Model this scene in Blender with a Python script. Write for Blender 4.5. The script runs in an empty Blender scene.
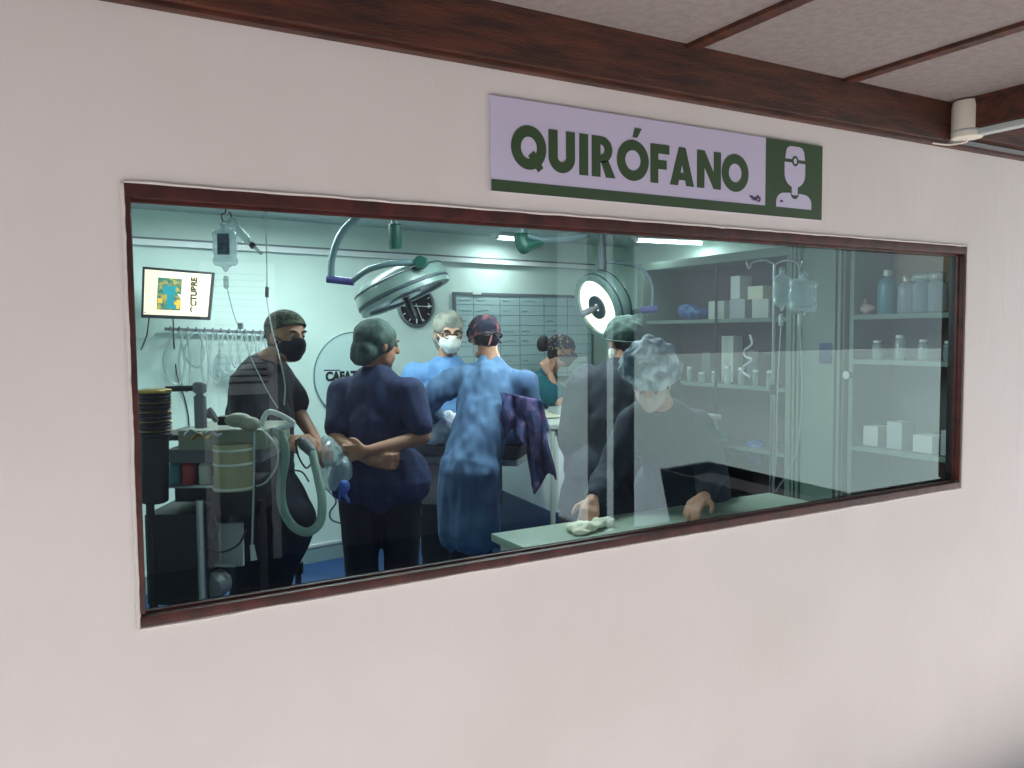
import bpy, bmesh, math, random
from mathutils import Vector, Matrix, noise
random.seed(7)
COL = bpy.context.scene.collection
R = math.radians
# ------------------------------------------------------------------ camera
F = 823.4; YAW, PIT, ROL = R(30.08), R(-3.557), R(-.499); CD = 2.218; EYE = 1.6
cy, sy = math.cos(YAW), math.sin(YAW)
FW = Vector((sy*math.cos(PIT), cy*math.cos(PIT), math.sin(PIT)))
r0 = Vector((cy, -sy, 0)); u0 = r0.cross(FW)
RT = r0*math.cos(ROL)+u0*math.sin(ROL); UP = -r0*math.sin(ROL)+u0*math.cos(ROL)
CAM = Vector((0, -CD, EYE))
def ray(x, y): return FW+RT*((x-512)/F)-UP*((y-384)/F)
def aY(x, y, Y): d = ray(x, y); return CAM+d*((Y+CD)/d.y)
def aZ(x, y, Z): d = ray(x, y); return CAM+d*((Z-EYE)/d.z)
def aX(x, y, X): d = ray(x, y); return CAM+d*(X/d.x)
def aD(x, y, dep): return CAM+ray(x, y)*dep
BW0, BWS = 3.2, .135                     # the theatre's back wall: Y = BW0 + BWS*X
def aB(x, y, off=0.0):
    d = ray(x, y); t = (BW0-off+BWS*CAM.x-CAM.y)/(d.y-BWS*d.x); return CAM+d*t
cam = bpy.data.cameras.new('camera'); co = bpy.data.objects.new('camera', cam); COL.objects.link(co)
cam.sensor_fit = 'HORIZONTAL'; cam.sensor_width = 36; cam.lens = F/1024*36; cam.clip_start = .02
co.matrix_world = Matrix(((RT.x, UP.x, -FW.x, CAM.x), (RT.y, UP.y, -FW.y, CAM.y), (RT.z, UP.z, -FW.z, CAM.z), (0, 0, 0, 1)))
bpy.context.scene.camera = co
# ------------------------------------------------------------------ materials
def lin(c): return tuple(((v/255)/12.92 if v/255 <= .04045 else ((v/255+.055)/1.055)**2.4) for v in c)
def mat(name, c, rough=.6, metal=0, c2=None, scale=8, kind='noise', bump=0, bscale=60, emit=0, spec=.5, lo=.4, hi=.6, trans=0, alpha=1, stretch=(1, 1, 1), detail=4):
    m = bpy.data.materials.new(name); m.use_nodes = True; nt = m.node_tree; b = nt.nodes['Principled BSDF']
    c = (*lin(c), 1); b.inputs['Base Color'].default_value = c
    b.inputs['Roughness'].default_value = rough; b.inputs['Metallic'].default_value = metal
    b.inputs['Specular IOR Level'].default_value = spec
    if trans: b.inputs['Transmission Weight'].default_value = trans; b.inputs['IOR'].default_value = 1.1
    if alpha < 1: b.inputs['Alpha'].default_value = alpha
    tc = nt.nodes.new('ShaderNodeTexCoord'); mp = nt.nodes.new('ShaderNodeMapping'); mp.inputs['Scale'].default_value = stretch
    nt.links.new(tc.outputs['Object'], mp.inputs['Vector'])
    if c2 is None: c2 = None
    if c2:
        if kind == 'noise':
            t = nt.nodes.new('ShaderNodeTexNoise'); t.inputs['Scale'].default_value = scale; t.inputs['Detail'].default_value = detail; out = t.outputs['Fac']
        elif kind == 'voronoi':
            t = nt.nodes.new('ShaderNodeTexVoronoi'); t.inputs['Scale'].default_value = scale; out = t.outputs['Distance']
        nt.links.new(mp.outputs['Vector'], t.inputs['Vector'])
        cr = nt.nodes.new('ShaderNodeValToRGB'); e = cr.color_ramp.elements
        e[0].position = lo; e[0].color = c; e[1].position = hi; e[1].color = (*lin(c2), 1)
        nt.links.new(out, cr.inputs['Fac']); nt.links.new(cr.outputs['Color'], b.inputs['Base Color'])
    if bump:
        n = nt.nodes.new('ShaderNodeTexNoise'); n.inputs['Scale'].default_value = bscale; n.inputs['Detail'].default_value = 5
        nt.links.new(mp.outputs['Vector'], n.inputs['Vector'])
        bp = nt.nodes.new('ShaderNodeBump'); bp.inputs['Strength'].default_value = bump; bp.inputs['Distance'].default_value = .01
        nt.links.new(n.outputs['Fac'], bp.inputs['Height']); nt.links.new(bp.outputs['Normal'], b.inputs['Normal'])
    if emit:
        b.inputs['Emission Color'].default_value = c; b.inputs['Emission Strength'].default_value = emit
    return m
M = {}
def Z_(v, z): return Vector((v[0], v[1], z))
def wall_mat():
    m = mat('cream_wall_paint', (222, 214, 212), .75, c2=(214, 206, 202), scale=1.3, lo=.35, hi=.7)
    nt = m.node_tree; b = nt.nodes['Principled BSDF']; tc = nt.nodes['Texture Coordinate']
    mp = nt.nodes.new('ShaderNodeMapping'); mp.inputs['Scale'].default_value = (1, 1, .28); nt.links.new(tc.outputs['Object'], mp.inputs['Vector'])
    n1 = nt.nodes.new('ShaderNodeTexNoise'); n1.inputs['Scale'].default_value = 9; n1.inputs['Detail'].default_value = 6; nt.links.new(mp.outputs[0], n1.inputs['Vector'])
    n2 = nt.nodes.new('ShaderNodeTexNoise'); n2.inputs['Scale'].default_value = 160; nt.links.new(tc.outputs['Object'], n2.inputs['Vector'])
    r = nt.nodes.new('ShaderNodeValToRGB'); r.color_ramp.elements[0].position = .5; r.color_ramp.elements[1].position = .72; nt.links.new(n1.outputs['Fac'], r.inputs['Fac'])
    ma = nt.nodes.new('ShaderNodeMath'); ma.operation = 'MULTIPLY_ADD'; ma.inputs[1].default_value = .12
    nt.links.new(n2.outputs['Fac'], ma.inputs[0]); nt.links.new(r.outputs['Color'], ma.inputs[2])
    bp = nt.nodes.new('ShaderNodeBump'); bp.inputs['Strength'].default_value = .35; bp.inputs['Distance'].default_value = .006
    nt.links.new(ma.outputs[0], bp.inputs['Height']); nt.links.new(bp.outputs[0], b.inputs['Normal'])
    return m
M['wall'] = wall_mat()
M['wood'] = mat('dark_stained_wood', (50, 24, 16), .5, c2=(90, 45, 28), scale=5, stretch=(1.2, 5, 9), bump=.3, bscale=30, lo=.35, hi=.7)
M['frame'] = mat('red_brown_frame_paint', (80, 38, 33), .45, c2=(58, 28, 25), scale=12, bump=.2, bscale=25, spec=.4)
M['ceil'] = mat('rough_ceiling_plaster', (138, 128, 126), .9, c2=(130, 120, 118), scale=30, bump=.35, bscale=120)
M['cfloor'] = mat('pale_paving', (206, 200, 196), .8, c2=(190, 184, 180), scale=4)
M['timber'] = mat('dark_timber_boards', (112, 106, 122), .8, c2=(94, 88, 104), scale=6, stretch=(8, 8, .6))
M['greywood'] = mat('grey_shutter_paint', (236, 230, 238), .7)
M['dark_soil_fill'] = mat('dark_added_ground', (44, 44, 50), .9, c2=(30, 30, 36), scale=12)
M['bluewhite'] = mat('blue_white_render', (226, 236, 250), .9, c2=(218, 229, 244), scale=1.5)
M['greenwhite'] = mat('pale_green_render', (205, 222, 208), .9, c2=(190, 210, 196), scale=1.5)
M['post'] = mat('dark_post_paint', (40, 40, 52), .8)
M['orwall'] = mat('theatre_wall_paint', (214, 230, 222), .6, c2=(208, 225, 217), scale=2, bump=.08, bscale=6)
M['orceil'] = mat('theatre_ceiling_paint', (176, 190, 188), .8)
M['orfloor'] = mat('blue_vinyl_floor', (44, 78, 132), .35, c2=(38, 68, 118), scale=5)
M['white'] = mat('white_enamel', (222, 226, 224), .35)
M['offwhite'] = mat('off_white_panel', (200, 204, 196), .5)
M['greywhite'] = mat('grey_white_plastic', (176, 184, 184), .45)
M['grey'] = mat('mid_grey_plastic', (110, 116, 122), .5)
M['dark'] = mat('dark_plastic', (26, 28, 34), .5)
M['black'] = mat('black_plastic', (14, 15, 18), .45)
M['steel'] = mat('brushed_steel', (176, 182, 186), .3, 1)
M['chrome'] = mat('chrome', (220, 222, 224), .12, 1)
M['gold'] = mat('brass_ring', (170, 140, 70), .35, 1)
M['teal'] = mat('green_plastic_knob', (16, 76, 62), .4)
M['purple'] = mat('purple_joint_sleeve', (78, 74, 140), .5)
M['lampgrey'] = mat('lamp_arm_enamel', (92, 116, 120), .35)
M['lampbody'] = mat('lamp_housing_enamel', (112, 134, 128), .3)
M['lampband'] = mat('dark_seam_rubber', (60, 72, 84), .5)
M['lampglass'] = mat('lamp_lens', (190, 200, 205), .15, spec=.8)
M['lamplit'] = mat('lit_lamp_lens', (255, 246, 220), .2, emit=1.6)
M['tube'] = mat('fluorescent_tube', (240, 250, 255), .3, emit=7)
M['sky_blue'] = mat('light_blue_gown_cloth', (98, 140, 186), .85, c2=(86, 126, 174), scale=6)
M['blue_gown'] = mat('blue_surgical_gown_cloth', (92, 124, 160), .85, c2=(72, 100, 138), scale=5)
M['navy'] = mat('navy_scrub_cloth', (40, 52, 92), .85, c2=(30, 40, 76), scale=10)
M['navypants'] = mat('dark_navy_trouser_cloth', (20, 22, 40), .9)
M['blackcloth'] = mat('black_shirt_cloth', (26, 26, 34), .9)
M['greycloth'] = mat('charcoal_cloth', (44, 48, 58), .9)
M['bluegrey'] = mat('grey_blue_scrub_cloth', (48, 54, 66), .9)
M['tealcloth'] = mat('teal_scrub_cloth', (14, 92, 104), .85)
M['skin'] = mat('tan_skin', (182, 132, 104), .55, c2=(170, 118, 92), scale=9)
M['skin2'] = mat('warm_skin', (200, 150, 124), .55, c2=(190, 138, 112), scale=9)
M['skin3'] = mat('brown_skin', (150, 104, 84), .55)
M['hair'] = mat('dark_hair', (30, 24, 24), .6, c2=(44, 34, 32), scale=40, stretch=(3, 3, .6))
M['cap_olive'] = mat('olive_patterned_cap_cloth', (48, 54, 50), .9, c2=(88, 94, 74), scale=60, lo=.45, hi=.55)
M['cap_net'] = mat('grey_green_hair_net', (58, 76, 72), .9, c2=(88, 106, 100), scale=14, lo=.4, hi=.62)
M['cap_net2'] = mat('beige_hair_net', (116, 120, 112), .9, c2=(158, 154, 142), scale=12)
M['cap_multi'] = mat('dark_floral_cap_cloth', (34, 34, 52), .9, c2=(140, 84, 82), scale=20, lo=.5, hi=.7, detail=1)
M['cap_flower'] = mat('dark_cap_with_yellow_flowers', (46, 44, 56), .9, c2=(170, 150, 110), scale=44, lo=.55, hi=.66, detail=1)
M['cap_marble'] = mat('marbled_grey_cap_cloth', (84, 98, 112), .9, c2=(186, 196, 202), scale=16, lo=.42, hi=.64)
M['maskblack'] = mat('black_mask_cloth', (24, 26, 34), .8)
M['maskwhite'] = mat('white_mask_paper', (232, 232, 222), .8)
M['maskpink'] = mat('pale_pink_mask_paper', (196, 168, 158), .8)
M['maskgrey'] = mat('grey_mask_cloth', (84, 82, 92), .8)
M['spectacle'] = mat('dark_spectacle_rim', (40, 30, 34), .4)
M['eye'] = mat('eye', (140, 130, 122), .3); M['iris'] = mat('dark_iris', (30, 22, 20), .2)
M['brow'] = mat('dark_brow', (38, 28, 26), .8)
M['drape'] = mat('white_patient_drape', (214, 218, 226), .8, c2=(150, 160, 190), scale=9, bump=.6, bscale=12)
M['tablepad'] = mat('dark_table_pad', (50, 50, 62), .6)
M['taupe'] = mat('taupe_table_skirt', (104, 98, 104), .6)
M['paper'] = mat('paper', (232, 230, 206), .8)
M['palegreen'] = mat('pale_green_laminate', (160, 176, 160), .35)
M['bag'] = mat('clear_fluid_bag', (186, 210, 216), .12, alpha=.42, spec=.8)
M['bagdim'] = mat('clear_soft_bag', (176, 200, 200), .15, alpha=.42, spec=.8)
M['bagtext'] = mat('printed_grey_label', (36, 48, 64), .6, c2=(80, 96, 112), scale=60, stretch=(.3, 1, 3))
M['hose'] = mat('pale_green_hose', (126, 160, 148), .45, alpha=.72)
M['cleartube'] = mat('clear_tubing', (176, 192, 190), .3, alpha=.5)
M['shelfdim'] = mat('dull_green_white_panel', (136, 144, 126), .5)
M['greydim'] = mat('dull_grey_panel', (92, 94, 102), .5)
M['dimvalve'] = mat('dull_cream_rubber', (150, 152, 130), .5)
M['beige'] = mat('beige_canister', (170, 166, 132), .5, c2=(150, 146, 112), scale=3)
M['screen'] = mat('screen_cream', (250, 226, 186), .4, emit=.75)
M['screenart'] = mat('screen_painting', (40, 120, 110), .4, c2=(214, 176, 84), scale=34, lo=.42, hi=.6, emit=0)
M['screenink'] = mat('screen_ink', (60, 46, 44), .4, emit=.3)
M['screentop'] = mat('screen_blue', (36, 130, 140), .4, emit=.55)
M['screenyel'] = mat('screen_yellow', (224, 168, 60), .4, emit=.6)
M['signlilac'] = mat('lilac_sign_board', (196, 188, 213), .5)
M['signgreen'] = mat('dark_green_sign_print', (50, 72, 40), .5)
M['signpurple'] = mat('purple_sign_print', (86, 56, 96), .5)
M['board'] = mat('whiteboard_surface', (186, 208, 208), .25)
M['ink'] = mat('dark_ink', (112, 138, 144), .6)
M['blacktext'] = mat('black_lettering', (24, 26, 32), .6)
M['shelfback'] = mat('grey_brown_shelf_back', (96, 86, 88), .7)
M['beigewall'] = mat('grey_green_shelf_back', (84, 94, 88), .7)
M['beige2'] = mat('reflected_ceiling_beige', (176, 150, 128), .7)
M['shelf'] = mat('grey_shelf_board', (98, 102, 104), .6)
M['frameor'] = mat('pale_green_frame', (112, 132, 120), .5)
M['bluebag'] = mat('blue_plastic_bag', (70, 104, 160), .4, bump=.8, bscale=20)
M['tealbottle'] = mat('teal_bottle', (70, 130, 140), .3)
M['foil'] = mat('crinkled_foil', (200, 210, 196), .35, .4, bump=.9, bscale=40)
M['pattern'] = mat('dark_floral_reflection', (52, 60, 104), .9, c2=(104, 84, 128), scale=14, lo=.5, hi=.62, detail=2)
M['bluepack'] = mat('blue_bottle_wrap', (60, 120, 150), .5)
M['redpack'] = mat('red_bottle_wrap', (170, 60, 60), .5)
M['blue'] = mat('blue_glove', (60, 100, 190), .5)
# ------------------------------------------------------------------ builders
class MB:
    def __init__(s): s.b = bmesh.new()
    def _add(s, vs, fs, mtx=None):
        v = [s.b.verts.new((mtx @ Vector(p)) if mtx else p) for p in vs]
        for f in fs:
            try: s.b.faces.new([v[i] for i in f])
            except ValueError: pass
        return v
    def box(s, c, d, rot=None, bev=0):
        t = bmesh.new(); bmesh.ops.create_cube(t, size=1)
        for v in t.verts: v.co = Vector((v.co.x*d[0], v.co.y*d[1], v.co.z*d[2]))
        if bev: bmesh.ops.bevel(t, geom=t.edges[:], offset=min(bev, min(d)*.45), segments=2, affect='EDGES', profile=.7)
        m = Matrix.Translation(c) @ (rot.to_4x4() if rot else Matrix.Identity(4))
        s.merge(t, m); return s
    def merge(s, t, m):
        mp = {v: s.b.verts.new(m @ v.co) for v in t.verts}
        for f in t.faces: s.b.faces.new([mp[v] for v in f.verts])
        t.free()
    def b2(s, a, b, bev=0):
        a, b = Vector(a), Vector(b); return s.box((a+b)/2, [abs(b[i]-a[i]) for i in range(3)], bev=bev)
    def cone(s, p0, r0, p1, r1, n=16):
        p0, p1 = Vector(p0), Vector(p1); d = p1-p0; q = d.to_track_quat('Z', 'Y').to_matrix()
        vs = []
        for p, r in ((p0, r0), (p1, r1)):
            for i in range(n):
                a = 2*math.pi*i/n; vs.append(p+q @ Vector((math.cos(a)*r, math.sin(a)*r, 0)))
        fs = [(i, (i+1) % n, n+(i+1) % n, n+i) for i in range(n)]+[tuple(range(n-1, -1, -1)), tuple(range(n, 2*n))]
        s._add(vs, fs); return s
    def lathe(s, prof, o=(0, 0, 0), ax=(0, 0, 1), n=28):
        o = Vector(o); q = Vector(ax).to_track_quat('Z', 'Y').to_matrix(); vs = []; m = len(prof)
        for r, z in prof:
            for i in range(n):
                a = 2*math.pi*i/n; vs.append(o+q @ Vector((math.cos(a)*r, math.sin(a)*r, z)))
        fs = [(k*n+i, k*n+(i+1) % n, (k+1)*n+(i+1) % n, (k+1)*n+i) for k in range(m-1) for i in range(n)]
        fs += [tuple(range(n-1, -1, -1)), tuple(range((m-1)*n, m*n))]
        s._add(vs, fs); return s
    def ball(s, c, r, rot=None, sub=3):
        if not hasattr(r, '__len__'): r = (r, r, r)
        t = bmesh.new(); bmesh.ops.create_icosphere(t, subdivisions=sub, radius=1)
        s.merge(t, Matrix.Translation(c) @ (rot.to_4x4() if rot else Matrix.Identity(4)) @ Matrix.Diagonal((*r, 1))); return s
    def tube(s, pts, r, n=8, smooth=0, corr=0):
        pts = [Vector(p) for p in pts]
        if smooth:
            o = []
            for i in range(len(pts)-1):
                a, b, c, d = pts[max(i-1, 0)], pts[i], pts[i+1], pts[min(i+2, len(pts)-1)]
                for k in range(smooth):
                    t = k/smooth; o.append(.5*((2*b)+(c-a)*t+(2*a-5*b+4*c-d)*t*t+(3*b-a-3*c+d)*t**3))
            pts = o+[pts[-1]]
        vs = []; up = None
        for i, p in enumerate(pts):
            d = (pts[min(i+1, len(pts)-1)]-pts[max(i-1, 0)]).normalized()
            if up is None: up = d.orthogonal().normalized()
            up = (up-d*up.dot(d)).normalized(); w = d.cross(up)
            rr = r*(1+corr*(i % 2))
            for k in range(n):
                a = 2*math.pi*k/n; vs.append(p+(up*math.cos(a)+w*math.sin(a))*rr)
        m = len(pts)
        fs = [(k*n+i, k*n+(i+1) % n, (k+1)*n+(i+1) % n, (k+1)*n+i) for k in range(m-1) for i in range(n)]
        fs += [tuple(range(n-1, -1, -1)), tuple(range((m-1)*n, m*n))]
        s._add(vs, fs); return s
    def prism(s, poly, f, d0, d1):       # poly of (a,b); f(a,b,d)->point
        n = len(poly)
        vs = [f(a, b, d0) for a, b in poly]+[f(a, b, d1) for a, b in poly]
        s._add(vs, [(i, (i+1) % n, n+(i+1) % n, n+i) for i in range(n)]+[tuple(range(n-1, -1, -1)), tuple(range(n, 2*n))]); return s
    def ring(s, outer, inner, f, d0, d1):
        n = len(outer); vs = []
        for P in (outer, inner):
            for d in (d0, d1): vs += [f(a, b, d) for a, b in P]
        fs = []
        for i in range(n):
            j = (i+1) % n
            fs += [(i, j, n+j, n+i), (2*n+i, 3*n+i, 3*n+j, 2*n+j), (i, 2*n+i, 2*n+j, j), (n+i, n+j, 3*n+j, 3*n+i)]
        s._add(vs, fs); return s
    def build(s, name, m, parent=None, smooth=True, fold=None):
        bmesh.ops.recalc_face_normals(s.b, faces=s.b.faces[:])
        me = bpy.data.meshes.new(name); s.b.to_mesh(me); s.b.free()
        return link(name, me, m, parent, smooth)
def link(name, me, m, parent=None, smooth=True):
    me.name = name; me.materials.clear(); me.materials.append(m if not isinstance(m, str) else M[m])
    if smooth:
        me.polygons.foreach_set('use_smooth', [True]*len(me.polygons))
        try: me.set_sharp_from_angle(angle=R(38))
        except Exception: pass
    o = bpy.data.objects.new(name, me); COL.objects.link(o)
    if parent:
        o.parent = parent; o.matrix_parent_inverse = wm(parent).inverted()
    return o
def wm(o):
    m = Matrix.LocRotScale(o.location, o.rotation_euler, o.scale)
    return (wm(o.parent) @ o.matrix_parent_inverse @ m) if o.parent else m
def thing(name, label, cat, loc=(0, 0, 0), group=None):
    o = bpy.data.objects.new(name, None); COL.objects.link(o); o.location = loc; o.empty_display_size = .1
    o['label'] = label; o['category'] = cat
    if group: o['group'] = group
    return o
def tag(o, label, cat, group=None):
    o['label'] = label; o['category'] = cat
    if group: o['group'] = group
    return o
def struct(o): o['kind'] = 'structure'; return o
def lb(o, t): o['label'] = t; return o
def organic(name, prims, m, parent, vox=.01, sm=3, fold=0, ffreq=9):
    mb = MB()
    for p in prims:
        if p[0] == 'c':
            _, a, ra, b, rb = p; a, b = Vector(a), Vector(b)
            if (b-a).length > 1e-4: mb.cone(a, ra, b, rb, 20)
            mb.ball(a, ra, sub=2); mb.ball(b, rb, sub=2)
        else:
            _, c, r, rot = p; mb.ball(c, r, rot, sub=3)
    me = bpy.data.meshes.new('tmp'); mb.b.to_mesh(me); mb.b.free()
    o = bpy.data.objects.new('tmp', me); COL.objects.link(o)
    md = o.modifiers.new('r', 'REMESH'); md.mode = 'VOXEL'; md.voxel_size = vox
    ms = o.modifiers.new('s', 'SMOOTH'); ms.factor = .5; ms.iterations = sm
    bpy.context.view_layer.update()
    me2 = bpy.data.meshes.new_from_object(o.evaluated_get(bpy.context.evaluated_depsgraph_get()))
    bpy.data.objects.remove(o)
    if fold:
        nn = [v.normal.copy() for v in me2.vertices]
        for v, n in zip(me2.vertices, nn):
            c = v.co; q = Vector((c.x*ffreq, c.y*ffreq, c.z*ffreq*(.22 if ffreq == 12 else .45)+c.x*3))
            v.co = c+n*fold*(noise.noise(q)+.5*noise.noise(q*2.3))
    ob = link(name, me2, m, parent); return ob
# ------------------------------------------------------------------ people
def basis(face, pitch=0, roll=0):
    y = Vector((face[0], face[1], 0)).normalized(); z = Vector((0, 0, 1)); x = y.cross(z)
    m = Matrix((x, y, z)).transposed()
    return m @ Matrix.Rotation(R(pitch), 3, 'X') @ Matrix.Rotation(R(roll), 3, 'Y')
def hand_prims(w, d, n, curl, side):
    w = Vector(w); d = Vector(d).normalized(); n = Vector(n); n = (n-d*n.dot(d)).normalized(); s = d.cross(n)*side
    P = [('c', w, .024, w+d*.03, .024)]
    for k, (off, L) in enumerate(((.030, .072), (.010, .082), (-.011, .076), (-.030, .060))):
        k0 = w+d*.085+s*off
        P.append(('c', w+d*.02+s*off*.6, .015, k0, .0125))
        p = k0; a = 0
        for seg in (.45, .32, .25):
            a += curl*(1+.1*k); q = p+(d*math.cos(a)+n*math.sin(a))*L*seg+s*off*.06
            P.append(('c', p, .0095, q, .0082)); p = q
    t0 = w+d*.03+s*.026; t1 = t0+(d*.6+s*.75+n*.3).normalized()*.04; t2 = t1+(d*.85+s*.2+n*.45).normalized()*.034
    P += [('c', t0, .014, t1, .012), ('c', t1, .011, t2, .009)]
    return P
def person(label, J, skin, bulk=1., nose=True, head_r=1.):
    """J: head, face, pitch, neck, sL,eL,wL, sR,eR,wR, hL,kL,aL, hR,kR,aR (world), hands hdL/hnL"""
    base = (Vector(J['aL'])+Vector(J['aR']))/2; base.z = 0
    t = thing('person', label, 'person', base)
    H = Vector(J['head']); B = basis(J['face'], J.get('pitch', 0), J.get('roll', 0)); k = head_r
    h = lambda x, y, z: H+B @ Vector((x*k, y*k, z*k))
    V = lambda n: Vector(J[n])
    neck = V('neck'); sL, sR, hL, hR = V('sL'), V('sR'), V('hL'), V('hR')
    pel = (hL+hR)/2; che = (sL+sR)/2; wst = pel.lerp(che, .45)
    ax = (sR-sL).normalized(); sp = (che-wst).normalized(); fy = sp.cross(ax).normalized()
    TB = Matrix((ax, -fy, sp)).transposed()
    if TB.determinant() < 0: TB = Matrix((ax, fy, sp)).transposed()
    Pp = [('e', h(0, -.012, .03), (.076*k, .096*k, .09*k), B), ('e', h(0, .022, -.045), (.06*k, .068*k, .075*k), B),
          ('c', h(0, .055, -.092), .026*k, h(0, .06, -.088), .026*k), ('c', h(-.03, .03, -.075), .03*k, h(.03, .03, -.075), .03*k),
          ('e', h(-.077, -.008, -.005), (.010*k, .019*k, .032*k), B), ('e', h(.077, -.008, -.005), (.010*k, .019*k, .032*k), B),
          ('c', h(0, .088, .02), .010*k, h(0, .108, -.022), .014*k), ('c', h(-.036, .073, .029), .0135*k, h(.036, .073, .029), .0135*k), ('c', h(-.036, .07, -.012), .011*k, h(.036, .07, -.012), .011*k),
          ('c', h(-.018, .082, -.06), .009*k, h(.018, .082, -.06), .009*k),
          ('c', h(0, -.025, -.06), .052*bulk, neck, .056*bulk), ('c', neck, .06*bulk, che, .09*bulk)]
    Pp += [('c', sL, .058*bulk, sR, .058*bulk), ('e', che.lerp(wst, .35), (.165*bulk, .105*bulk, .2), TB), ('e', wst, (.14*bulk, .1*bulk, .16), TB),
           ('c', hL, .1*bulk, hR, .1*bulk), ('c', wst, .11*bulk, pel, .13*bulk)]
    for s in 'LR':
        Pp += [('c', V('s'+s), .055*bulk, V('e'+s), .042*bulk), ('c', V('e'+s), .041*bulk, V('w'+s), .026),
               ('c', V('h'+s), .09*bulk, V('k'+s), .058), ('c', V('k'+s), .056, V('a'+s), .04)]
        a = V('a'+s); fd = Vector((*V('foot')[:2], 0)).normalized() if 'foot' in J else Vector((J['face'][0], J['face'][1], 0)).normalized()
        Pp += [('c', a+Vector((0, 0, -.03)), .04, a+fd*.15+Vector((0, 0, -.05)), .028), ('c', a-fd*.05+Vector((0, 0, -.045)), .033, a, .035)]
        w, e = V('w'+s), V('e'+s)
        Pp += hand_prims(w, J.get('hd'+s, w-e), J.get('hn'+s, (0, 0, -1)), J.get('curl', .45), 1 if s == 'L' else -1)
    body = organic('body', Pp, skin, t, vox=.0072, sm=2)
    for sx in (-1, 1):
        e = MB().ball(h(.031*sx, .076, .008), (.0105*k), sub=2).build('eye', 'eye', t)
        MB().ball(h(.031*sx, .0845, .008), (.0048*k), sub=2).build('iris', 'iris', e)
        MB().tube([h(sx*.016, .09, .028), h(sx*.03, .09, .034), h(sx*.048, .08, .03)], .0042*k, 6).build('eyebrow', 'brow', t)
    t_ = dict(t=t, H=H, B=B, h=h, J=J, TB=TB, che=che, wst=wst, pel=pel, bulk=bulk, k=k)
    return t_
def shoes(p, m='black'):
    J = p['J']
    for s in 'LR':
        a = Vector(J['a'+s]); fd = Vector((*(J['foot'] if 'foot' in J else J['face'])[:2], 0)).normalized()
        organic('shoe', [('c', a+Vector((0, 0, -.035)), .05, a+fd*.16+Vector((0, 0, -.052)), .04), ('c', a-fd*.05+Vector((0, 0, -.045)), .045, a+Vector((0, 0, .01)), .048)], m, p['t'], vox=.012)
def trousers(p, m, off=.02):
    J = p['J']; b = p['bulk']; V = lambda n: Vector(J[n]); P = [('c', V('hL'), .1*b+off, V('hR'), .1*b+off), ('c', p['pel'], .125*b+off, p['wst'].lerp(p['pel'], .4), .115*b+off)]
    for s in 'LR': P += [('c', V('h'+s), .095*b+off, V('k'+s), .068+off), ('c', V('k'+s), .066+off, V('a'+s)+Vector((0, 0, .04)), .05+off)]
    return organic('trousers', P, m, p['t'], vox=.012, fold=.008, ffreq=10)
def top(p, m, name='shirt', off=.018, sleeve='short', hem=0.0, flare=0., fold=.012, low=0):
    J = p['J']; b = p['bulk']; V = lambda n: Vector(J[n]); TB = p['TB']
    n_, ch, ws, pe = V('neck'), p['che'], p['wst'], p['pel']
    P = [('c', n_.lerp(ch, .9 if low else .45), .075*b+off*(.1 if low else .6), ch, .09*b+off*(.1 if low else 1)), ('c', V('sL'), .058*b+off, V('sR'), .058*b+off),
         ('e', ch.lerp(ws, .35), (.165*b+off, .105*b+off, .2+off), TB), ('e', ws, (.145*b+off, .105*b+off, .17), TB),
         ('c', V('hL'), .1*b+off*1.6, V('hR'), .1*b+off*1.6), ('c', ws, .118*b+off, pe, .135*b+off*1.3)]
    P.append(('c', ch.lerp(ws, .6), .13*b+off, pe, .13*b+off*1.3))
    if name == 'gown': P += [('c', ch, .12*b+off, pe, .125*b+off)]
    if hem:
        for s in 'LR':
            a = V('h'+s); a2 = a.lerp(V('k'+s), hem); P.append(('c', a, .1*b+off*1.4, a2, .1*b+off+flare))
        a = (V('kL')+V('kR'))/2; P.append(('c', pe, .13*b+off, pe.lerp(a, hem), .12*b+off+flare))
    for s in 'LR':
        S, E, W = V('s'+s), V('e'+s), V('w'+s)
        if sleeve == 'short': P.append(('c', S, .056*b+off, S.lerp(E, .72), .05*b+off*1.15))
        else: P += [('c', S, .062*b+off, E, .05*b+off), ('c', E, .05*b+off, E.lerp(W, .86), .032+off*.7)]
    return organic(name, P, m, p['t'], vox=.0105, sm=3, fold=fold, ffreq=12 if name == 'gown' else 9)
def cap(p, m, r=(.088, .108, .098), c=(0, -.014, .04), plane=(.012, .35), puff=0, name='surgical_cap', sag=0):
    mb = MB(); t = bmesh.new(); bmesh.ops.create_icosphere(t, subdivisions=5, radius=1)
    for v in t.verts:
        q = Vector((v.co.x*r[0], v.co.y*r[1], v.co.z*r[2]))
        if puff: q += v.co*puff*noise.noise(v.co*3.1+Vector((r[0]*50, 0, 0)))
        if sag and q.y < 0: q.z += sag*q.y*.9; q.y *= 1.12
        q += Vector(c); pl = plane[0]+plane[1]*q.y
        if q.z < pl:
            dz = pl-q.z; f = max(.15, .985-dz*1.2); q.x *= f; q.y = (q.y+.012)*f-.012; q.z = pl-dz*.12
        v.co = q*p['k']
    mb.merge(t, Matrix.Translation(p['H']) @ p['B'].to_4x4())
    o = mb.build(name, m, p['t']); rim = []
    for i in range(33):
        a = 2*math.pi*i/32; x, y = r[0]*.97*math.cos(a), c[1]+r[1]*.95*math.sin(a); rim.append(p['h'](x, y, plane[0]+plane[1]*y))
    MB().tube(rim, .0045, 6).build('cap_band', m, o); return o
def bouffant(p, m, prims, fold=.006, name='bouffant_cap'):
    h, B = p['h'], p['B']
    return organic(name, [('e', h(*c), r, B) for c, r in prims], m, p['t'], vox=.008, sm=4, fold=fold, ffreq=22)
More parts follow.
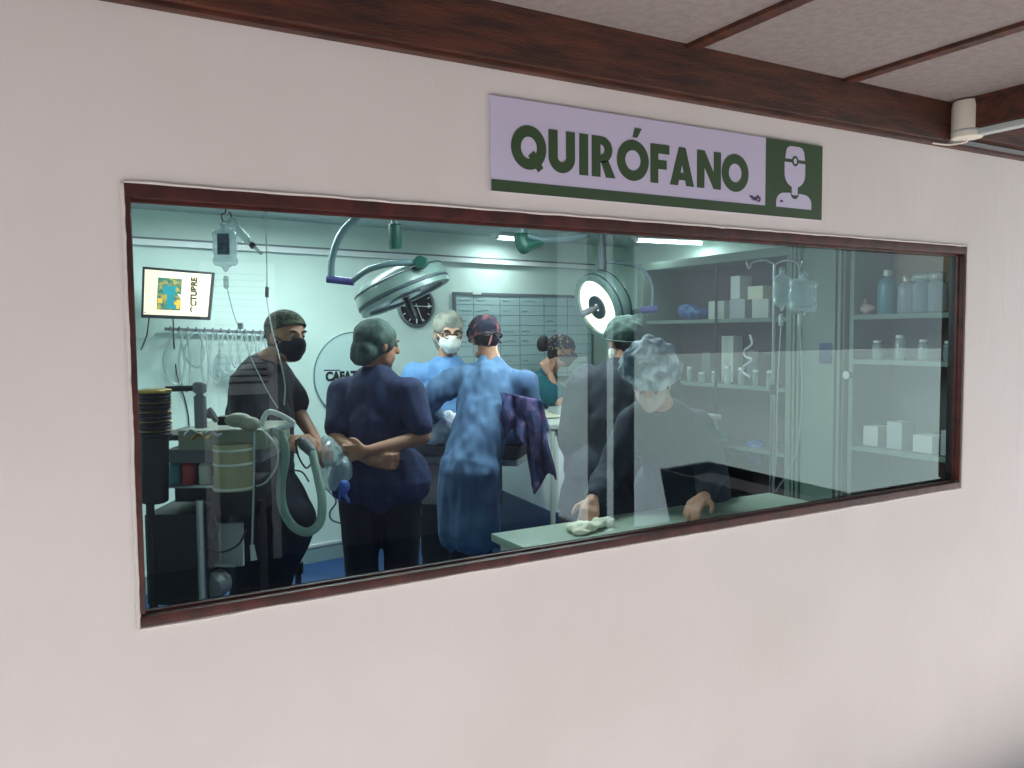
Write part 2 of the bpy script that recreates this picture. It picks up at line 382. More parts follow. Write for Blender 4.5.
def mask(p, m, out=.0, name='face_mask', cone=False):
    h, B, k = p['h'], p['B'], p['k']
    P = [('e', h(0, .034, -.048), (.066*k, .072*k, .056*k), B), ('e', h(0, .062, -.03), (.05*k, .055*k, .038*k), B), ('e', h(0, .05, -.085), (.042*k, .04*k, .03*k), B)]
    P.append(('e', h(0, .088, -.022), (.028*k, .04*k, .03*k), B))
    if cone: P += [('e', h(0, .085, -.045), (.036*k, .045*k, .046*k), B)]
    o = organic(name, P, m, p['t'], vox=.006, sm=3)
    for sx in (-1, 1):
        MB().tube([h(.055*sx, .05, -.02), h(.074*sx, .012, .002), h(.084*sx, -.016, .015)], .0025, 6).tube([h(.055*sx, .04, -.075), h(.074*sx, .01, -.045), h(.083*sx, -.018, -.02)], .0025, 6).build('ear_loop', m, o)
    return o
def hairback(p, m='hair', drop=.06, r=.08):
    h, B = p['h'], p['B']
    return organic('hair', [('e', h(0, -.03, .02), (.082, .088, .09), B), ('e', h(0, -.06, -.03), (.06, .05, .06+drop*.3), B)], m, p['t'], vox=.009)
# ================================================================== SETTING
WX0, WX1, WZ0, WZ1 = .203, 3.665, .871, 1.971; TH = .065; CZ = 2.57; FL = -.65; OC = 2.37; RX = 4.3
mb = MB()
mb.b2((-2.5, 0, FL), (WX0, TH, 2.75)).b2((WX1, 0, FL), (8.5, TH, 2.75)).b2((WX0, 0, FL), (WX1, TH, WZ0)).b2((WX0, 0, WZ1), (WX1, TH, 2.75))
struct(mb.build('wall_front', 'wall', smooth=False))
struct(MB().b2((-2.5, -2.0, CZ), (8.5, 0, CZ+.06)).build('ceiling', 'ceil', smooth=False))
struct(MB().b2((-20, -60, FL-.1), (90, 0, FL)).build('floor', 'cfloor', smooth=False))
M['haze_ground'] = mat('blue_grey_haze_ground', (172, 188, 194), .9)
M['haze_ground2'] = mat('pale_green_haze_ground', (172, 190, 188), .9)
struct(MB().b2((5.5, -40, FL), (9.5, -4.6, FL+.008)).build('trim_3', 'haze_ground', smooth=False))  # unseen ground sheet, added to tint the haze in the pane blue-grey
struct(MB().b2((9.5, -58, FL), (89, -4.6, FL+.008)).build('trim_4', 'haze_ground2', smooth=False))  # unseen far ground, added to give that haze a green tint
struct(MB().b2((-19, -6.0, FL), (5.45, -3.9, FL+.01)).build('trim_2', 'dark_soil_fill', smooth=False))  # unseen dark ground, added to darken the reflection and cut wall bounce
# theatre shell
def skew(x): return BW0+BWS*x
mb = MB(); xa, xb = -.1, 4.75
mb._add([(xa, skew(xa), 0), (xb, skew(xb), 0), (xb, skew(xb)+.15, 0), (xa, skew(xa)+.15, 0), (xa, skew(xa), OC+.1), (xb, skew(xb), OC+.1), (xb, skew(xb)+.15, OC+.1), (xa, skew(xa)+.15, OC+.1)],
        [(0, 1, 2, 3), (4, 5, 6, 7), (0, 1, 5, 4), (1, 2, 6, 5), (2, 3, 7, 6), (3, 0, 4, 7)])
struct(mb.build('wall_back', 'orwall', smooth=False))
struct(MB().b2((.08, TH, 0), (.2, skew(.1)+.05, OC+.05)).build('wall_left', 'orwall', smooth=False))
struct(MB().b2((4.72, TH, 0), (4.84, skew(4.8)+.1, OC+.05)).build('wall_right', 'orwall', smooth=False))
struct(MB().b2((.08, TH, OC), (4.84, 4.0, OC+.08)).build('ceiling', 'orceil', smooth=False))
struct(MB().b2((.08, TH, -.1), (4.84, 4.0, .002)).build('floor', 'orfloor', smooth=False))
def skewbox(x0, x1, d, z0, z1, mb=None):
    mb = mb or MB(); P = []
    for z in (z0, z1): P += [(x0, skew(x0)-d, z), (x1, skew(x1)-d, z), (x1, skew(x1)+.01, z), (x0, skew(x0)+.01, z)]
    mb._add(P, [(0, 1, 2, 3), (4, 5, 6, 7), (0, 1, 5, 4), (1, 2, 6, 5), (2, 3, 7, 6), (3, 0, 4, 7)]); return mb
M['cove'] = mat('grey_green_cove', (150, 172, 172), .5)
o = struct(skewbox(.2, 4.3, .012, 0, .11).build('baseboard_back', 'cove', smooth=False))
struct(skewbox(.2, 4.3, .018, .112, .13).build('trim_1', 'white', smooth=False))
# ledge (cable trunking) along the back wall
led = skewbox(.2, 4.3, .05, 2.150, 2.185).build('cable_trunking', 'white', smooth=False)
tag(led, 'long white cable trunking running high along the back wall of the theatre', 'trunking')
gap = skewbox(.2, 4.3, .053, 2.185, 2.197).build('trunking_lid', 'grey', led, smooth=False)
# corridor beam, battens
mb = MB().b2((-2.4, -.055, 2.405), (3.44, 0, CZ), bev=.004)
bm_ = mb.build('ceiling_beam', 'wood', smooth=False); tag(bm_, 'dark red-brown stained wooden beam along the top of the wall', 'beam')
MB().b2((-2.4, -.034, 2.393), (8, 0, 2.408), bev=.003).build('quarter_round_moulding', 'wood', bm_)
b2_ = MB().b2((3.44, -2.0, 2.44), (3.58, 0, CZ), bev=.005).build('ceiling_beam', 'wood', smooth=False)
tag(b2_, 'dark brown wooden beam crossing the ceiling toward the viewer, beside the white cylinder', 'beam')
tag(MB().b2((3.58, -.055, 2.44), (8, 0, CZ), bev=.004).build('ceiling_beam', 'wood', smooth=False), 'short stretch of dark beam at the far right edge beyond the white cylinder', 'beam')
MB().b2((3.45, -2.0, 2.412), (3.50, -.04, 2.438), bev=.004).build('white_conduit', 'greywhite', b2_)
for x, w, l in ((1.972, .052, 'narrow brown ceiling batten nearest above the green sign'), (2.768, .05, 'narrow brown ceiling batten further right, nearer the white cylinder')):
    tag(MB().b2((x-w/2, -2.0, 2.555), (x+w/2, -.05, CZ+.002), bev=.004).build('ceiling_batten', 'wood', smooth=False), l, 'batten')
# white cylinder lamp by the corner of the beams
t = thing('wall_lamp', 'small white cylindrical fitting mounted in the corner where the dark beams meet', 'lamp', (3.41, -.1, 2.40))
M['oldwhite'] = mat('aged_white_plastic', (214, 208, 196), .5)
q = aY(967, 139, -.11)
MB().lathe([(.04, 0), (.060, .004), (.062, .016), (.062, .13), (.057, .155), (.02, .16)], o=q).build('lamp_shade', 'oldwhite', t)
MB().lathe([(.062, .022), (.0635, .025), (.0635, .031), (.062, .034)], o=q).build('rim_ring', 'greywhite', t)
MB().tube([q, q+Vector((.02, .02, -.008)), q+Vector((-.02, .07, -.012)), q+Vector((-.12, .078, -.014))], .004, 6, smooth=4).build('cable', 'oldwhite', t)
# window 1: timber frame, bead, pane
wi = thing('window_1', 'long interior viewing window with a red-brown painted wooden frame', 'window', ((WX0+WX1)/2, 0, WZ0)); del wi['label'], wi['category']; wi['kind'] = 'structure'
def frame(x0, x1, z0, z1, wx, wz, y0, y1, m, name, bev=.004):
    mb = MB(); mb.b2((x0, y0, z1-wz), (x1, y1, z1), bev).b2((x0, y0, z0), (x1, y1, z0+wz*.8), bev)
    mb.b2((x0, y0+.0005, z0+wz), (x0+wx*.55, y1, z1-wz), bev).b2((x1-wx*.62, y0+.0005, z0+wz), (x1, y1, z1-wz), bev); return mb.build(name, m, wi)
frame(WX0, WX1, WZ0, WZ1, .024, .034, -.006, TH, 'frame', 'window_frame')
frame(WX0+.012, WX1-.014, WZ0+.024, WZ1-.031, .009, .012, .02, .034, 'frame', 'glazing_bead', .002)
frame(WX0+.012, WX1-.012, WZ0+.02, WZ1-.025, .010, .009, .034, .062, 'black', 'rubber_gasket', .001)
# caulk and plaster lip round the frame
M['caulk'] = mat('old_white_caulk', (214, 206, 200), .6, bump=.5, bscale=40)
mb = MB()
for a, b in (((WX0-.004, WZ0-.004), (WX1+.006, WZ0-.004)), ((WX1+.007, WZ0-.006), (WX1+.007, WZ1+.004)), ((WX0-.003, WZ0), (WX0-.003, WZ1)), ((WX0, WZ1+.003), (WX1, WZ1+.003))):
    n = 60; pts = [(a[0]+(b[0]-a[0])*i/n+random.uniform(-.0016, .0016), -.001+random.uniform(-.001, .001), a[1]+(b[1]-a[1])*i/n+random.uniform(-.0016, .0016)) for i in range(n+1)]
    mb.tube(pts, .0055, 6)
mb.build('caulk_line', 'caulk', wi)
g = bpy.data.materials.new('tinted_glass'); g.use_nodes = True; nt = g.node_tree; nt.nodes.clear()
out = nt.nodes.new('ShaderNodeOutputMaterial'); mix = nt.nodes.new('ShaderNodeMixShader'); tr = nt.nodes.new('ShaderNodeBsdfTransparent'); gl = nt.nodes.new('ShaderNodeBsdfGlossy'); fr = nt.nodes.new('ShaderNodeFresnel')
ge = nt.nodes.new('ShaderNodeNewGeometry'); mx = nt.nodes.new('ShaderNodeMath'); mx.operation = 'MULTIPLY_ADD'; mx.inputs[1].default_value = 1/1.52-1.52; mx.inputs[2].default_value = 1.52; nt.links.new(ge.outputs['Backfacing'], mx.inputs[0]); nt.links.new(mx.outputs[0], fr.inputs['IOR']); tr.inputs['Color'].default_value = (.86, .935, .93, 1); gl.inputs['Roughness'].default_value = 0; gl.inputs['Color'].default_value = (1, 1, 1, 1)
nt.links.new(fr.outputs[0], mix.inputs[0]); nt.links.new(tr.outputs[0], mix.inputs[1]); nt.links.new(gl.outputs[0], mix.inputs[2]); nt.links.new(mix.outputs[0], out.inputs[0])
M['glass'] = g
gm = MB(); gm.b2((WX0+.014, .046, WZ0+.022), (WX1-.014, .047, WZ1-.028)); gm.build('pane', 'glass', wi, smooth=False)
# opposite side of the corridor (seen mirrored in the pane)
wf = MB().b2((-9, -6.2, FL), (5.45, -6.0, 3.2)); struct(wf.build('wall_opposite', 'timber', smooth=False))
for x in (3.43, 3.66):
    d = .13 if x < 3.5 else .15
    tag(MB().b2((x, -2.53, FL), (x+d, -2.47, CZ), bev=.006).build('veranda_post', 'post'), 'dark upright post mirrored in the glass, '+('left' if x < 3.5 else 'right')+' one of the close pair', 'post')
dl = thing('door_2', '', '', (1.75, -6, FL)); del dl['label'], dl['category']; dl['kind'] = 'structure'
mb = MB().b2((1.38, -6.0, FL), (1.5, -5.93, 2.3)).b2((2.0, -6.0, FL), (2.08, -5.93, 2.3)).b2((1.5, -6, 2.2), (2.0, -5.93, 2.3)).b2((1.5, -6, 1.02), (2.0, -5.94, 1.12)); mb.build('door_frame', 'greywood', dl, smooth=False)
mb = MB()
for i in range(17): mb.box((1.75, -5.96, 1.17+i*.062), (.5, .012, .044), Matrix.Rotation(R(-35), 3, 'X'))
mb.build('louvre_panel', 'greywood', dl, smooth=False)
MB().b2((1.5, -5.99, FL), (2.0, -5.97, 1.02)).build('lower_panel', 'timber', dl, smooth=False)
# dark bin on the veranda, mirrored in the pane
mir = lambda v: Vector((v.x, .092-v.y, v.z)); pz_ = .2
A4 = [mir(aZ(*q, pz_)) for q in ((660, 469), (708, 461), (850, 493), (800, 506))]; cen = sum(A4, Vector())/4
t = thing('planter_box', 'dark box with sloping sides standing outside, mirrored at the lower right of the glass', 'planter', Z_(cen, FL))
def lay(z, k, i=0): return [Z_(cen+(p-cen)*k, z) for p in A4]
mb = MB(); vs = lay(pz_, 1)+lay(FL+.002, .8)+lay(pz_, .93)+lay(pz_-.1, .92)
mb._add(vs, [(i, (i+1) % 4, 4+(i+1) % 4, 4+i) for i in range(4)]+[(4, 5, 6, 7)]+[(i, (i+1) % 4, 8+(i+1) % 4, 8+i) for i in range(4)]+[(8+i, 8+(i+1) % 4, 12+(i+1) % 4, 12+i) for i in range(4)]); mb.build('box_body', 'post', t, smooth=False)
mb = MB(); mb._add(lay(pz_-.1, .925)+lay(pz_-.12, .925), [(0, 1, 2, 3), (4, 5, 6, 7), (0, 1, 5, 4), (1, 2, 6, 5), (2, 3, 7, 6), (3, 0, 4, 7)]); mb.build('dark_soil_fill', 'dark_soil_fill', t, smooth=False)
# ================================================================== SIGN
sx0, sx1, sz0, sz1 = 1.2134, 2.6874, 2.0296, 2.3145
t = thing('operating_room_sign', 'lilac and dark green QUIRÓFANO sign with a head and cap pictogram, above the window', 'sign', ((sx0+sx1)/2, 0, sz0))
MB().b2((sx0, -.008, sz0), (sx1, 0, sz1), bev=.0015).build('sign_board', 'signlilac', t, smooth=False)
fS = lambda a, b, d: (a, -.008-d, b)
def flat(mb): return mb
MB().b2((sx0, -.0092, sz0), (sx1, -.0078, 2.0645)).b2((2.378, -.0092, 2.0645), (sx1, -.0078, sz1)).build('green_band', 'signgreen', t, smooth=False)
def ell(cx, cz, rx, rz, a0=0, a1=360, n=48): return [(cx+rx*math.cos(R(a0+(a1-a0)*i/n)), cz+rz*math.sin(R(a0+(a1-a0)*i/n))) for i in range(n+(a1-a0 < 360))]
ZB, ZT = 2.105, 2.236; ST = .034
def let(polys, rings=()):
    mb = MB()
    for i, p in enumerate(polys): mb.prism(p, fS, 0, .0016+i*.00005)
    for o_, i_ in rings: mb.ring(o_, i_, fS, 0, .00165)
    return mb.build('letter', 'signgreen', t, smooth=False)
def bx(a, b, c, d): return [(a, b), (c, b), (c, d), (a, d)]
def O(x0, x1): 
    c = (x0+x1)/2; rx = (x1-x0)/2; cz = (ZB+ZT)/2+.0005; rz = (ZT-ZB)/2+.002; return (ell(c, cz, rx, rz), ell(c, cz, rx-ST, rz-ST))
let([[(1.345, 2.146), (1.366, 2.163), (1.4, 2.113), (1.381, 2.0985)]], [O(1.284, 1.411)])
# U
o_ = [(1.5197, ZT), (1.5197, 2.155)]; U = [(1.4196, ZT), (1.4196+ST, ZT), (1.4196+ST, 2.156)]+[(1.4697+.0165*math.cos(R(a)), 2.156+.018*math.sin(R(a))) for a in range(190, 351, 16)]+[(1.5197-ST, 2.156), (1.5197-ST, ZT), (1.5197, ZT), (1.5197, 2.153)]+[(1.4697+.05*math.cos(R(a)), 2.153+.049*math.sin(R(a))) for a in range(350, 189, -10)]+[(1.4196, 2.153)]
let([U]); let([bx(1.537, ZB, 1.571, ZT)])
# R
def half(x, z0, z1, xr, n=14):
    c = (z0+z1)/2; r = (z1-z0)/2; return [(x, z0)]+[(xr-r+r*math.cos(R(-90+180*i/n)), c+r*math.sin(R(-90+180*i/n))) for i in range(n+1)]+[(x, z1)]
Ro = half(1.586, 2.151, ZT, 1.668); Ri = half(1.62, 2.177, 2.210, 1.6365)
let([bx(1.586, ZB, 1.62, ZT), [(1.622, 2.156), (1.652, 2.160), (1.681, ZB), (1.643, ZB)]], [(Ro, Ri)])
let([[(1.752, 2.247), (1.772, 2.247), (1.791, 2.279), (1.762, 2.279)]], [O(1.687, 1.821)])
let([bx(1.829, ZB, 1.863, ZT), bx(1.863, 2.205, 1.9115, ZT), bx(1.863, 2.153, 1.900, 2.184)])
let([[(1.9153, ZB), (1.951, ZB), (1.9845, ZT), (1.955, ZT)], [(1.989, ZB), (2.0245, ZB), (1.9845, ZT), (1.955, ZT)], bx(1.944, 2.124, 1.997, 2.149)])
let([bx(2.039, ZB, 2.073, ZT), bx(2.118, ZB, 2.152, ZT), [(2.039, ZT), (2.073, ZT), (2.152, ZB), (2.118, ZB)]])
let([], [O(2.156, 2.289)])
# pictogram
mb = MB(); HC = 2.5325
capp = [(2.4795, 2.249), (2.5865, 2.249), (2.581, 2.281), (2.571, 2.293), (2.555, 2.297), (2.511, 2.297), (2.495, 2.293), (2.485, 2.281)]
face = [(2.4765, 2.236)]+[(HC+.056*math.cos(R(a)), 2.195+.052*math.sin(R(a))) for a in range(180, 361, 12)]+[(2.5885, 2.236)]
mb.prism(capp, fS, 0.001, .0026).prism(face, fS, 0.001, .0026)
mb.prism(bx(HC-.016, 2.115, HC+.016, 2.15), fS, 0.001, .0025)
shl = [(2.4335, 2.0655), (2.6255, 2.0655), (2.6255, 2.09)]+[(2.5825+.043*math.cos(R(a)), 2.085+.035*math.sin(R(a))) for a in range(15, 91, 15)]+[(HC+.024*math.cos(R(a)), 2.122+.022*math.sin(R(a))) for a in range(0, -181, -20)]+[(2.4765+.043*math.cos(R(a)), 2.085+.035*math.sin(R(a))) for a in range(90, 166, 15)]+[(2.4335, 2.09)]
mb.prism(shl, fS, 0.001, .0026); mb.build('head_pictogram', 'signlilac', t, smooth=False)
MB().ring(ell(HC, 2.2425, .0175, .0195), ell(HC, 2.2425, .009, .011), fS, .002, .0034).build('cap_badge', 'signgreen', t, smooth=False)
MB().ring(ell(HC, 2.2425, .009, .011), ell(HC, 2.2425, .0005, .0005), fS, .002, .0032).build('badge_centre', 'signlilac', t, smooth=False)
MB().prism(bx(2.453, 2.083, 2.468, 2.092), fS, .002, .0032).build('breast_pocket_mark', 'signpurple', t, smooth=False)
mb = MB()  # small purple logo: script letters and a little animal head shape
mb.tube([(2.297, -.0095, 2.091), (2.302, -.0095, 2.096), (2.304, -.0095, 2.089), (2.309, -.0095, 2.094), (2.312, -.0095, 2.088), (2.318, -.0095, 2.092), (2.323, -.0095, 2.087), (2.329, -.0095, 2.091)], .0019, 6, smooth=3)
mb.tube([(2.306, -.0095, 2.083), (2.312, -.0095, 2.086), (2.316, -.0095, 2.080), (2.322, -.0095, 2.084), (2.329, -.0095, 2.079)], .0019, 6, smooth=3)
mb.tube([(2.330, -.0095, 2.083), (2.337, -.0095, 2.098), (2.343, -.0095, 2.090), (2.347, -.0095, 2.094), (2.347, -.0095, 2.080), (2.335, -.0095, 2.078)], .0026, 6, smooth=3).build('small_logo', 'signpurple', t)
# ================================================================== LIGHT
W = bpy.data.worlds.new('world'); bpy.context.scene.world = W; W.use_nodes = True
W.node_tree.nodes['Background'].inputs[0].default_value = (.76, .90, 1, 1); W.node_tree.nodes['Background'].inputs[1].default_value = .95
s = bpy.data.lights.new('sun', 'SUN'); s.energy = 11; s.angle = R(1.5); s.color = (1, .98, .965); so = bpy.data.objects.new('sun', s); COL.objects.link(so)
so.rotation_euler = Vector((-.45, .85, -1.7)).to_track_quat('-Z', 'Y').to_euler()
def area(name, loc, sx, sy_, e, c, rot=(0, 0, 0)):
    l = bpy.data.lights.new(name, 'AREA'); l.shape = 'RECTANGLE'; l.size = sx; l.size_y = sy_; l.energy = e; l.color = c
    o = bpy.data.objects.new(name, l); COL.objects.link(o); o.location = loc; o.rotation_euler = rot; return o
def tubelight(name, c, L, ang, label, e):
    up = OC-c[2]
    t = thing(name, label, 'light', c); rz = Matrix.Rotation(R(ang), 3, 'Z'); cc = Vector(c)
    MB().box(cc+Vector((0, 0, (up-.024)/2)), (L+.05, .12, .024+up), rz, bev=.004).build('fitting_body', 'white', t)
    p0, p1 = cc+rz @ Vector((-L/2, 0, -.037)), cc+rz @ Vector((L/2, 0, -.037))
    MB().cone(p0, .013, p1, .013, 14).build('fluorescent_tube', 'tube', t)
    for p, q in ((p0, -1), (p1, 1)): MB().box(p+rz @ Vector((.01*q, 0, .008)), (.02, .03, .035), rz).build('tube_holder', 'white', t)
    area(name, cc+Vector((0, 0, -.06)), L, .1, e, (.90, .985, 1.0), (0, 0, R(ang)))
tubelight('ceiling_light', (4.35, 2.80, 2.338), .60, -6, 'lit fluorescent tube on the theatre ceiling at the right, above the shelves', 5)
tubelight('ceiling_light', (3.22, 3.38, 2.368), .2, 8, 'short bright fluorescent fitting glimpsed at the top of the window, behind the green joint', 5)
tubelight('ceiling_light', (1.3, 2.45, OC), 1.2, 7, 'unseen fluorescent fitting added to brighten the monitor side of the theatre', 36)  # no fitting in view here; added to brighten the back wall
tubelight('ceiling_light', (2.3, 1.35, OC), 1.2, 0, 'unseen fluorescent fitting added to brighten the bench side of the theatre', 38)  # out of view, added to light the navy woman and surgeon from above
# ================================================================== BACK WALL THINGS
def bwf(px, py, off=0.0): return aB(px, py, off)
# TV monitor
tl, tr_, br, bl = [aY(*p, y) for p, y in (((142.5, 266.5), 3.0), ((214, 272.5), 2.88), ((209.5, 320), 2.88), ((141, 317.5), 3.0))]
t = thing('monitor', 'flat monitor with a cream screen showing a small colourful painting, tilted on the wall', 'monitor', (tl+br)/2)
nrm = (tr_-tl).cross(bl-tl).normalized(); nrm = nrm if nrm.y < 0 else -nrm
def q4(u, v, d=0): return tl*(1-u)*(1-v)+tr_*u*(1-v)+br*u*v+bl*(1-u)*v+nrm*d
def slab(u0, v0, u1, v1, d0, d1, mb=None):
    mb = mb or MB(); P = [q4(u, v, d) for d in (d0, d1) for u, v in ((u0, v0), (u1, v0), (u1, v1), (u0, v1))]
    mb._add(P, [(0, 1, 2, 3), (4, 5, 6, 7), (0, 1, 5, 4), (1, 2, 6, 5), (2, 3, 7, 6), (3, 0, 4, 7)]); return mb
slab(0, 0, 1, 1, -.045, 0).build('monitor_housing', 'dark', t, smooth=False)
sc_ = slab(.035, .05, .965, .935, 0, .002).build('screen', 'screen', t, smooth=False)
slab(.22, .19, .56, .83, .002, .003).build('painting', 'screenart', sc_, smooth=False)
mb = slab(.36, .50, .46, .80, .003, .0036); slab(.42, .72, .50, .80, .003, .0037, mb); slab(.30, .34, .48, .52, .003, .0038, mb); mb.build('blue_patches', 'screentop', sc_, smooth=False)
for q_ in ((.50, .62, .55, .80), (.23, .6, .3, .7), (.47, .66, .5, .76)): slab(*q_, .003, .0036).build('yellow_patch', 'screenyel', sc_, smooth=False)
# vertical lettering, top to bottom: a rotated word of block capitals
fnt = bpy.data.curves.new('vt', 'FONT'); fnt.body = 'CUTUBRO'
def text_mesh(body, size, ext, name, m, parent, mtx, bold=0, sx=1):
    c = bpy.data.curves.new(name, 'FONT'); c.body = body; c.size = size; c.extrude = ext; c.offset = bold; c.align_x = 'CENTER'; c.align_y = 'CENTER'
    o = bpy.data.objects.new(name, c); COL.objects.link(o); bpy.context.view_layer.update()
    me = bpy.data.meshes.new_from_object(o.evaluated_get(bpy.context.evaluated_depsgraph_get())); bpy.data.objects.remove(o)
    me.transform(mtx @ Matrix.Diagonal((sx, 1, 1, 1))); return link(name, me, m, parent, smooth=False)
ux = (tr_-tl).normalized(); uz = (tl-bl).normalized()
rot = Matrix((uz, -ux, nrm)).transposed() if uz.cross(-ux).dot(nrm) > 0 else Matrix((uz, ux, nrm)).transposed()
text_mesh('OCTUBRE', .046, .0006, 'vertical_lettering', 'screenink', sc_, Matrix.Translation(q4(.745, .50, .003)) @ rot.to_4x4(), bold=.0022)
slab(.04, .885, .07, .90, .002, .003).build('corner_mark', 'screenink', sc_, smooth=False)
c = q4(.5, .5, -.045); wc = Vector((c.x, skew(c.x), c.z))
MB().cone(c, .02, c+Vector((0, .06, 0)), .02).tube([c+Vector((0, .05, 0)), wc], .018, 8).box(wc-Vector((0, .01, 0)), (.1, .02, .12)).build('wall_bracket', 'dark', t)
MB().tube([q4(.1, 1, -.03), aB(147, 335, .02), aB(141, 350, .02)], .004, 6).tube([q4(.45, 1, -.03), aB(174, 345, .01), aB(177, 375, .01), aB(185, 400, .01), aB(189, 425, .01), aB(186, 460, .01)], .004, 6, smooth=4).build('cable', 'dark', t)
# peg rail with tubing
p0, p1 = aB(165, 329, .05), aB(270, 333, .05)
t = thing('peg_rail', 'grey wall rail with pegs under the monitor, hung with clear breathing tubes', 'rail', (p0+p1)/2)
MB().tube([p0, p1], .014, 4).build('rail_bar', 'grey', t, smooth=False)
for i in range(13):
    q = p0.lerp(p1, (i+.5)/13); MB().cone(q, .006, q+Vector((0, -.05, -.01)), .005, 8).cone(q+Vector((0, -.05, -.012)), .006, q+Vector((0, -.055, .018)), .005, 8).build('peg', 'grey', t)
for i in range(10):
    q = p0.lerp(p1, .06+i*.093)+Vector((0, -.05, -.01)); a = random.uniform(.18, .38); w = random.uniform(.02, .06)
    o = MB().tube([q, q+Vector((-w, -.01, -a*.5)), q+Vector((-w*.6, -.015, -a*.9)), q+Vector((w*.4, -.02, -a)), q+Vector((w, -.01, -a*.6)), q+Vector((w*.6, 0, 0))], .0075, 8, smooth=4).build('breathing_tube', 'cleartube')
    tag(o, 'looped clear breathing tube hanging from the wall rail', 'tube', 'clear tubes on the wall rail')
o = organic('clear_pouch', [('e', aB(222, 366, .06), (.05, .02, .09), None), ('e', aB(232, 378, .06), (.04, .02, .05), None)], 'bagdim', None, vox=.008, fold=.008, ffreq=20); tag(o, 'limp clear plastic pouch hanging below the wall rail left of the man', 'pouch')
# wall chart patch behind machine (teal noticeboard)
# clock
c = aB(415, 306, .0); n_ = Vector((BWS, -1, 0)).normalized(); rad = .16
t = thing('wall_clock', 'round black wall clock with a silver rim, half covered by the big surgical lamp', 'clock', c)
MB().lathe([(rad*.98, 0), (rad, .008), (rad, .03), (rad*.95, .036), (rad*.9, .034), (rad*.88, .022), (rad*.86, .018)], c, n_, 48).build('clock_rim', 'steel', t)
MB().lathe([(rad*.5, .012), (rad*.89, .019), (rad*.89, .020), (.0001, .0205)], c, n_, 40).build('clock_face', 'black', t, smooth=False)
cx_ = Vector((1, BWS, 0)).normalized()
def cl(a, r, d=.022): return c+n_*d+cx_*math.sin(a)*r+Vector((0, 0, math.cos(a)*r))
for i in range(12): MB().tube([cl(i*math.pi/6, rad*(.70 if i % 3 else .62)), cl(i*math.pi/6, rad*.82)], .0035 if i % 3 else .006, 5).build('hour_mark', 'white', t)
MB().tube([cl(R(90), -.03, .026), cl(R(92), rad*.78, .026)], .0028, 5).build('minute_hand', 'white', t)
MB().tube([cl(R(157), -.02, .028), cl(R(157), rad*.8, .028)], .0028, 5).build('hour_hand', 'white', t)
text_mesh('3', .05, .001, 'numeral', 'white', t, Matrix.Translation(cl(R(90), rad*.66, .024)) @ Matrix((cx_, Vector((0, 0, 1)), n_)).transposed().to_4x4())
# round plaque with lettering
c = aB(353, 375, 0); rad = .31
t = thing('round_plaque', 'big round pale plaque lettered CAFAT on the back wall', 'plaque', c)
M['plaque'] = mat('pale_plaque', (196, 220, 214), .4)
MB().lathe([(rad*.9, .0), (rad, .004), (rad, .014), (rad*.97, .016), (.001, .016)], c, n_, 64).build('disc', 'plaque', t, smooth=False)
MB().lathe([(rad*.985, .01), (rad*1.0, .018), (rad*.975, .020), (rad*.97, .012)], c, n_, 64).build('disc_rim', 'lampgrey', t)
TM = Matrix((cx_, Vector((0, 0, 1)), n_)).transposed().to_4x4()
text_mesh('CAFAT', .086, .001, 'lettering', 'blacktext', t, Matrix.Translation(aB(341.5, 376.5, .018)) @ TM, bold=.005, sx=.9)
a, b = aB(324, 370.2, .018), aB(340, 370.2, .018); MB().tube([a, b], .0045, 5).build('small_line_of_print', 'signpurple', t)
a, b = aB(338, 383, .018), aB(337, 389, .018); MB().tube([a, b], .006, 5).build('green_leaf_mark', 'signgreen', t)
# whiteboard
a, b = aB(455, 294, .02), aB(592, 298, .02); zt = 1.905; zb = 1.22; x0_, x1_ = a.x, b.x
t = thing('whiteboard', 'wide whiteboard ruled into a table with grey writing, on the back wall', 'whiteboard', (x0_, skew(x0_), zb))
def bw(x, z, d): p = Vector((x, skew(x), z)); return p+n_*d
def bslab(x0, x1, z0, z1, d0, d1, mb=None):
    mb = mb or MB(); P = [bw(x, z, d) for d in (d0, d1) for x, z in ((x0, z0), (x1, z0), (x1, z1), (x0, z1))]
    mb._add(P, [(0, 1, 2, 3), (4, 5, 6, 7), (0, 1, 5, 4), (1, 2, 6, 5), (2, 3, 7, 6), (3, 0, 4, 7)]); return mb
bslab(x0_, x1_, zb, zt, 0, .012).build('board_surface', 'board', t, smooth=False)
mb = bslab(x0_-.015, x1_+.015, zt-.004, zt+.016, 0, .022); bslab(x0_-.015, x1_+.015, zb-.016, zb+.004, 0, .022, mb); bslab(x0_-.015, x0_+.006, zb, zt, 0, .022, mb); bslab(x1_-.006, x1_+.015, zb, zt, 0, .022, mb)
mb.build('aluminium_frame', 'grey', t, smooth=False)
mb = MB()
for i in range(1, 9): bslab(x0_+.01, x1_-.01, zt-i*.082, zt-i*.082+.004, .012, .0135, mb)
for u in (.12, .3, .44, .62, .8): bslab(x0_+(x1_-x0_)*u, x0_+(x1_-x0_)*u+.004, zb, zt, .012, .0135, mb)
mb.build('ruled_grid', 'ink', t, smooth=False)
mb = MB()
for i in range(8):
    for u in (.02, .14, .32, .46, .64):
        if random.random() < .75:
            xs = x0_+(x1_-x0_)*u; z = zt-i*.082-.045; L = random.uniform(.05, .14)
            MB().tube([bw(xs+L*k/8, z+random.uniform(-.006, .006), .014) for k in range(9)], .0022, 4).build('handwriting', 'ink', t)
bslab(x0_+.16, x0_+.24, zt, zt+.018, .015, .03).build('magnet', 'white', t, smooth=False)
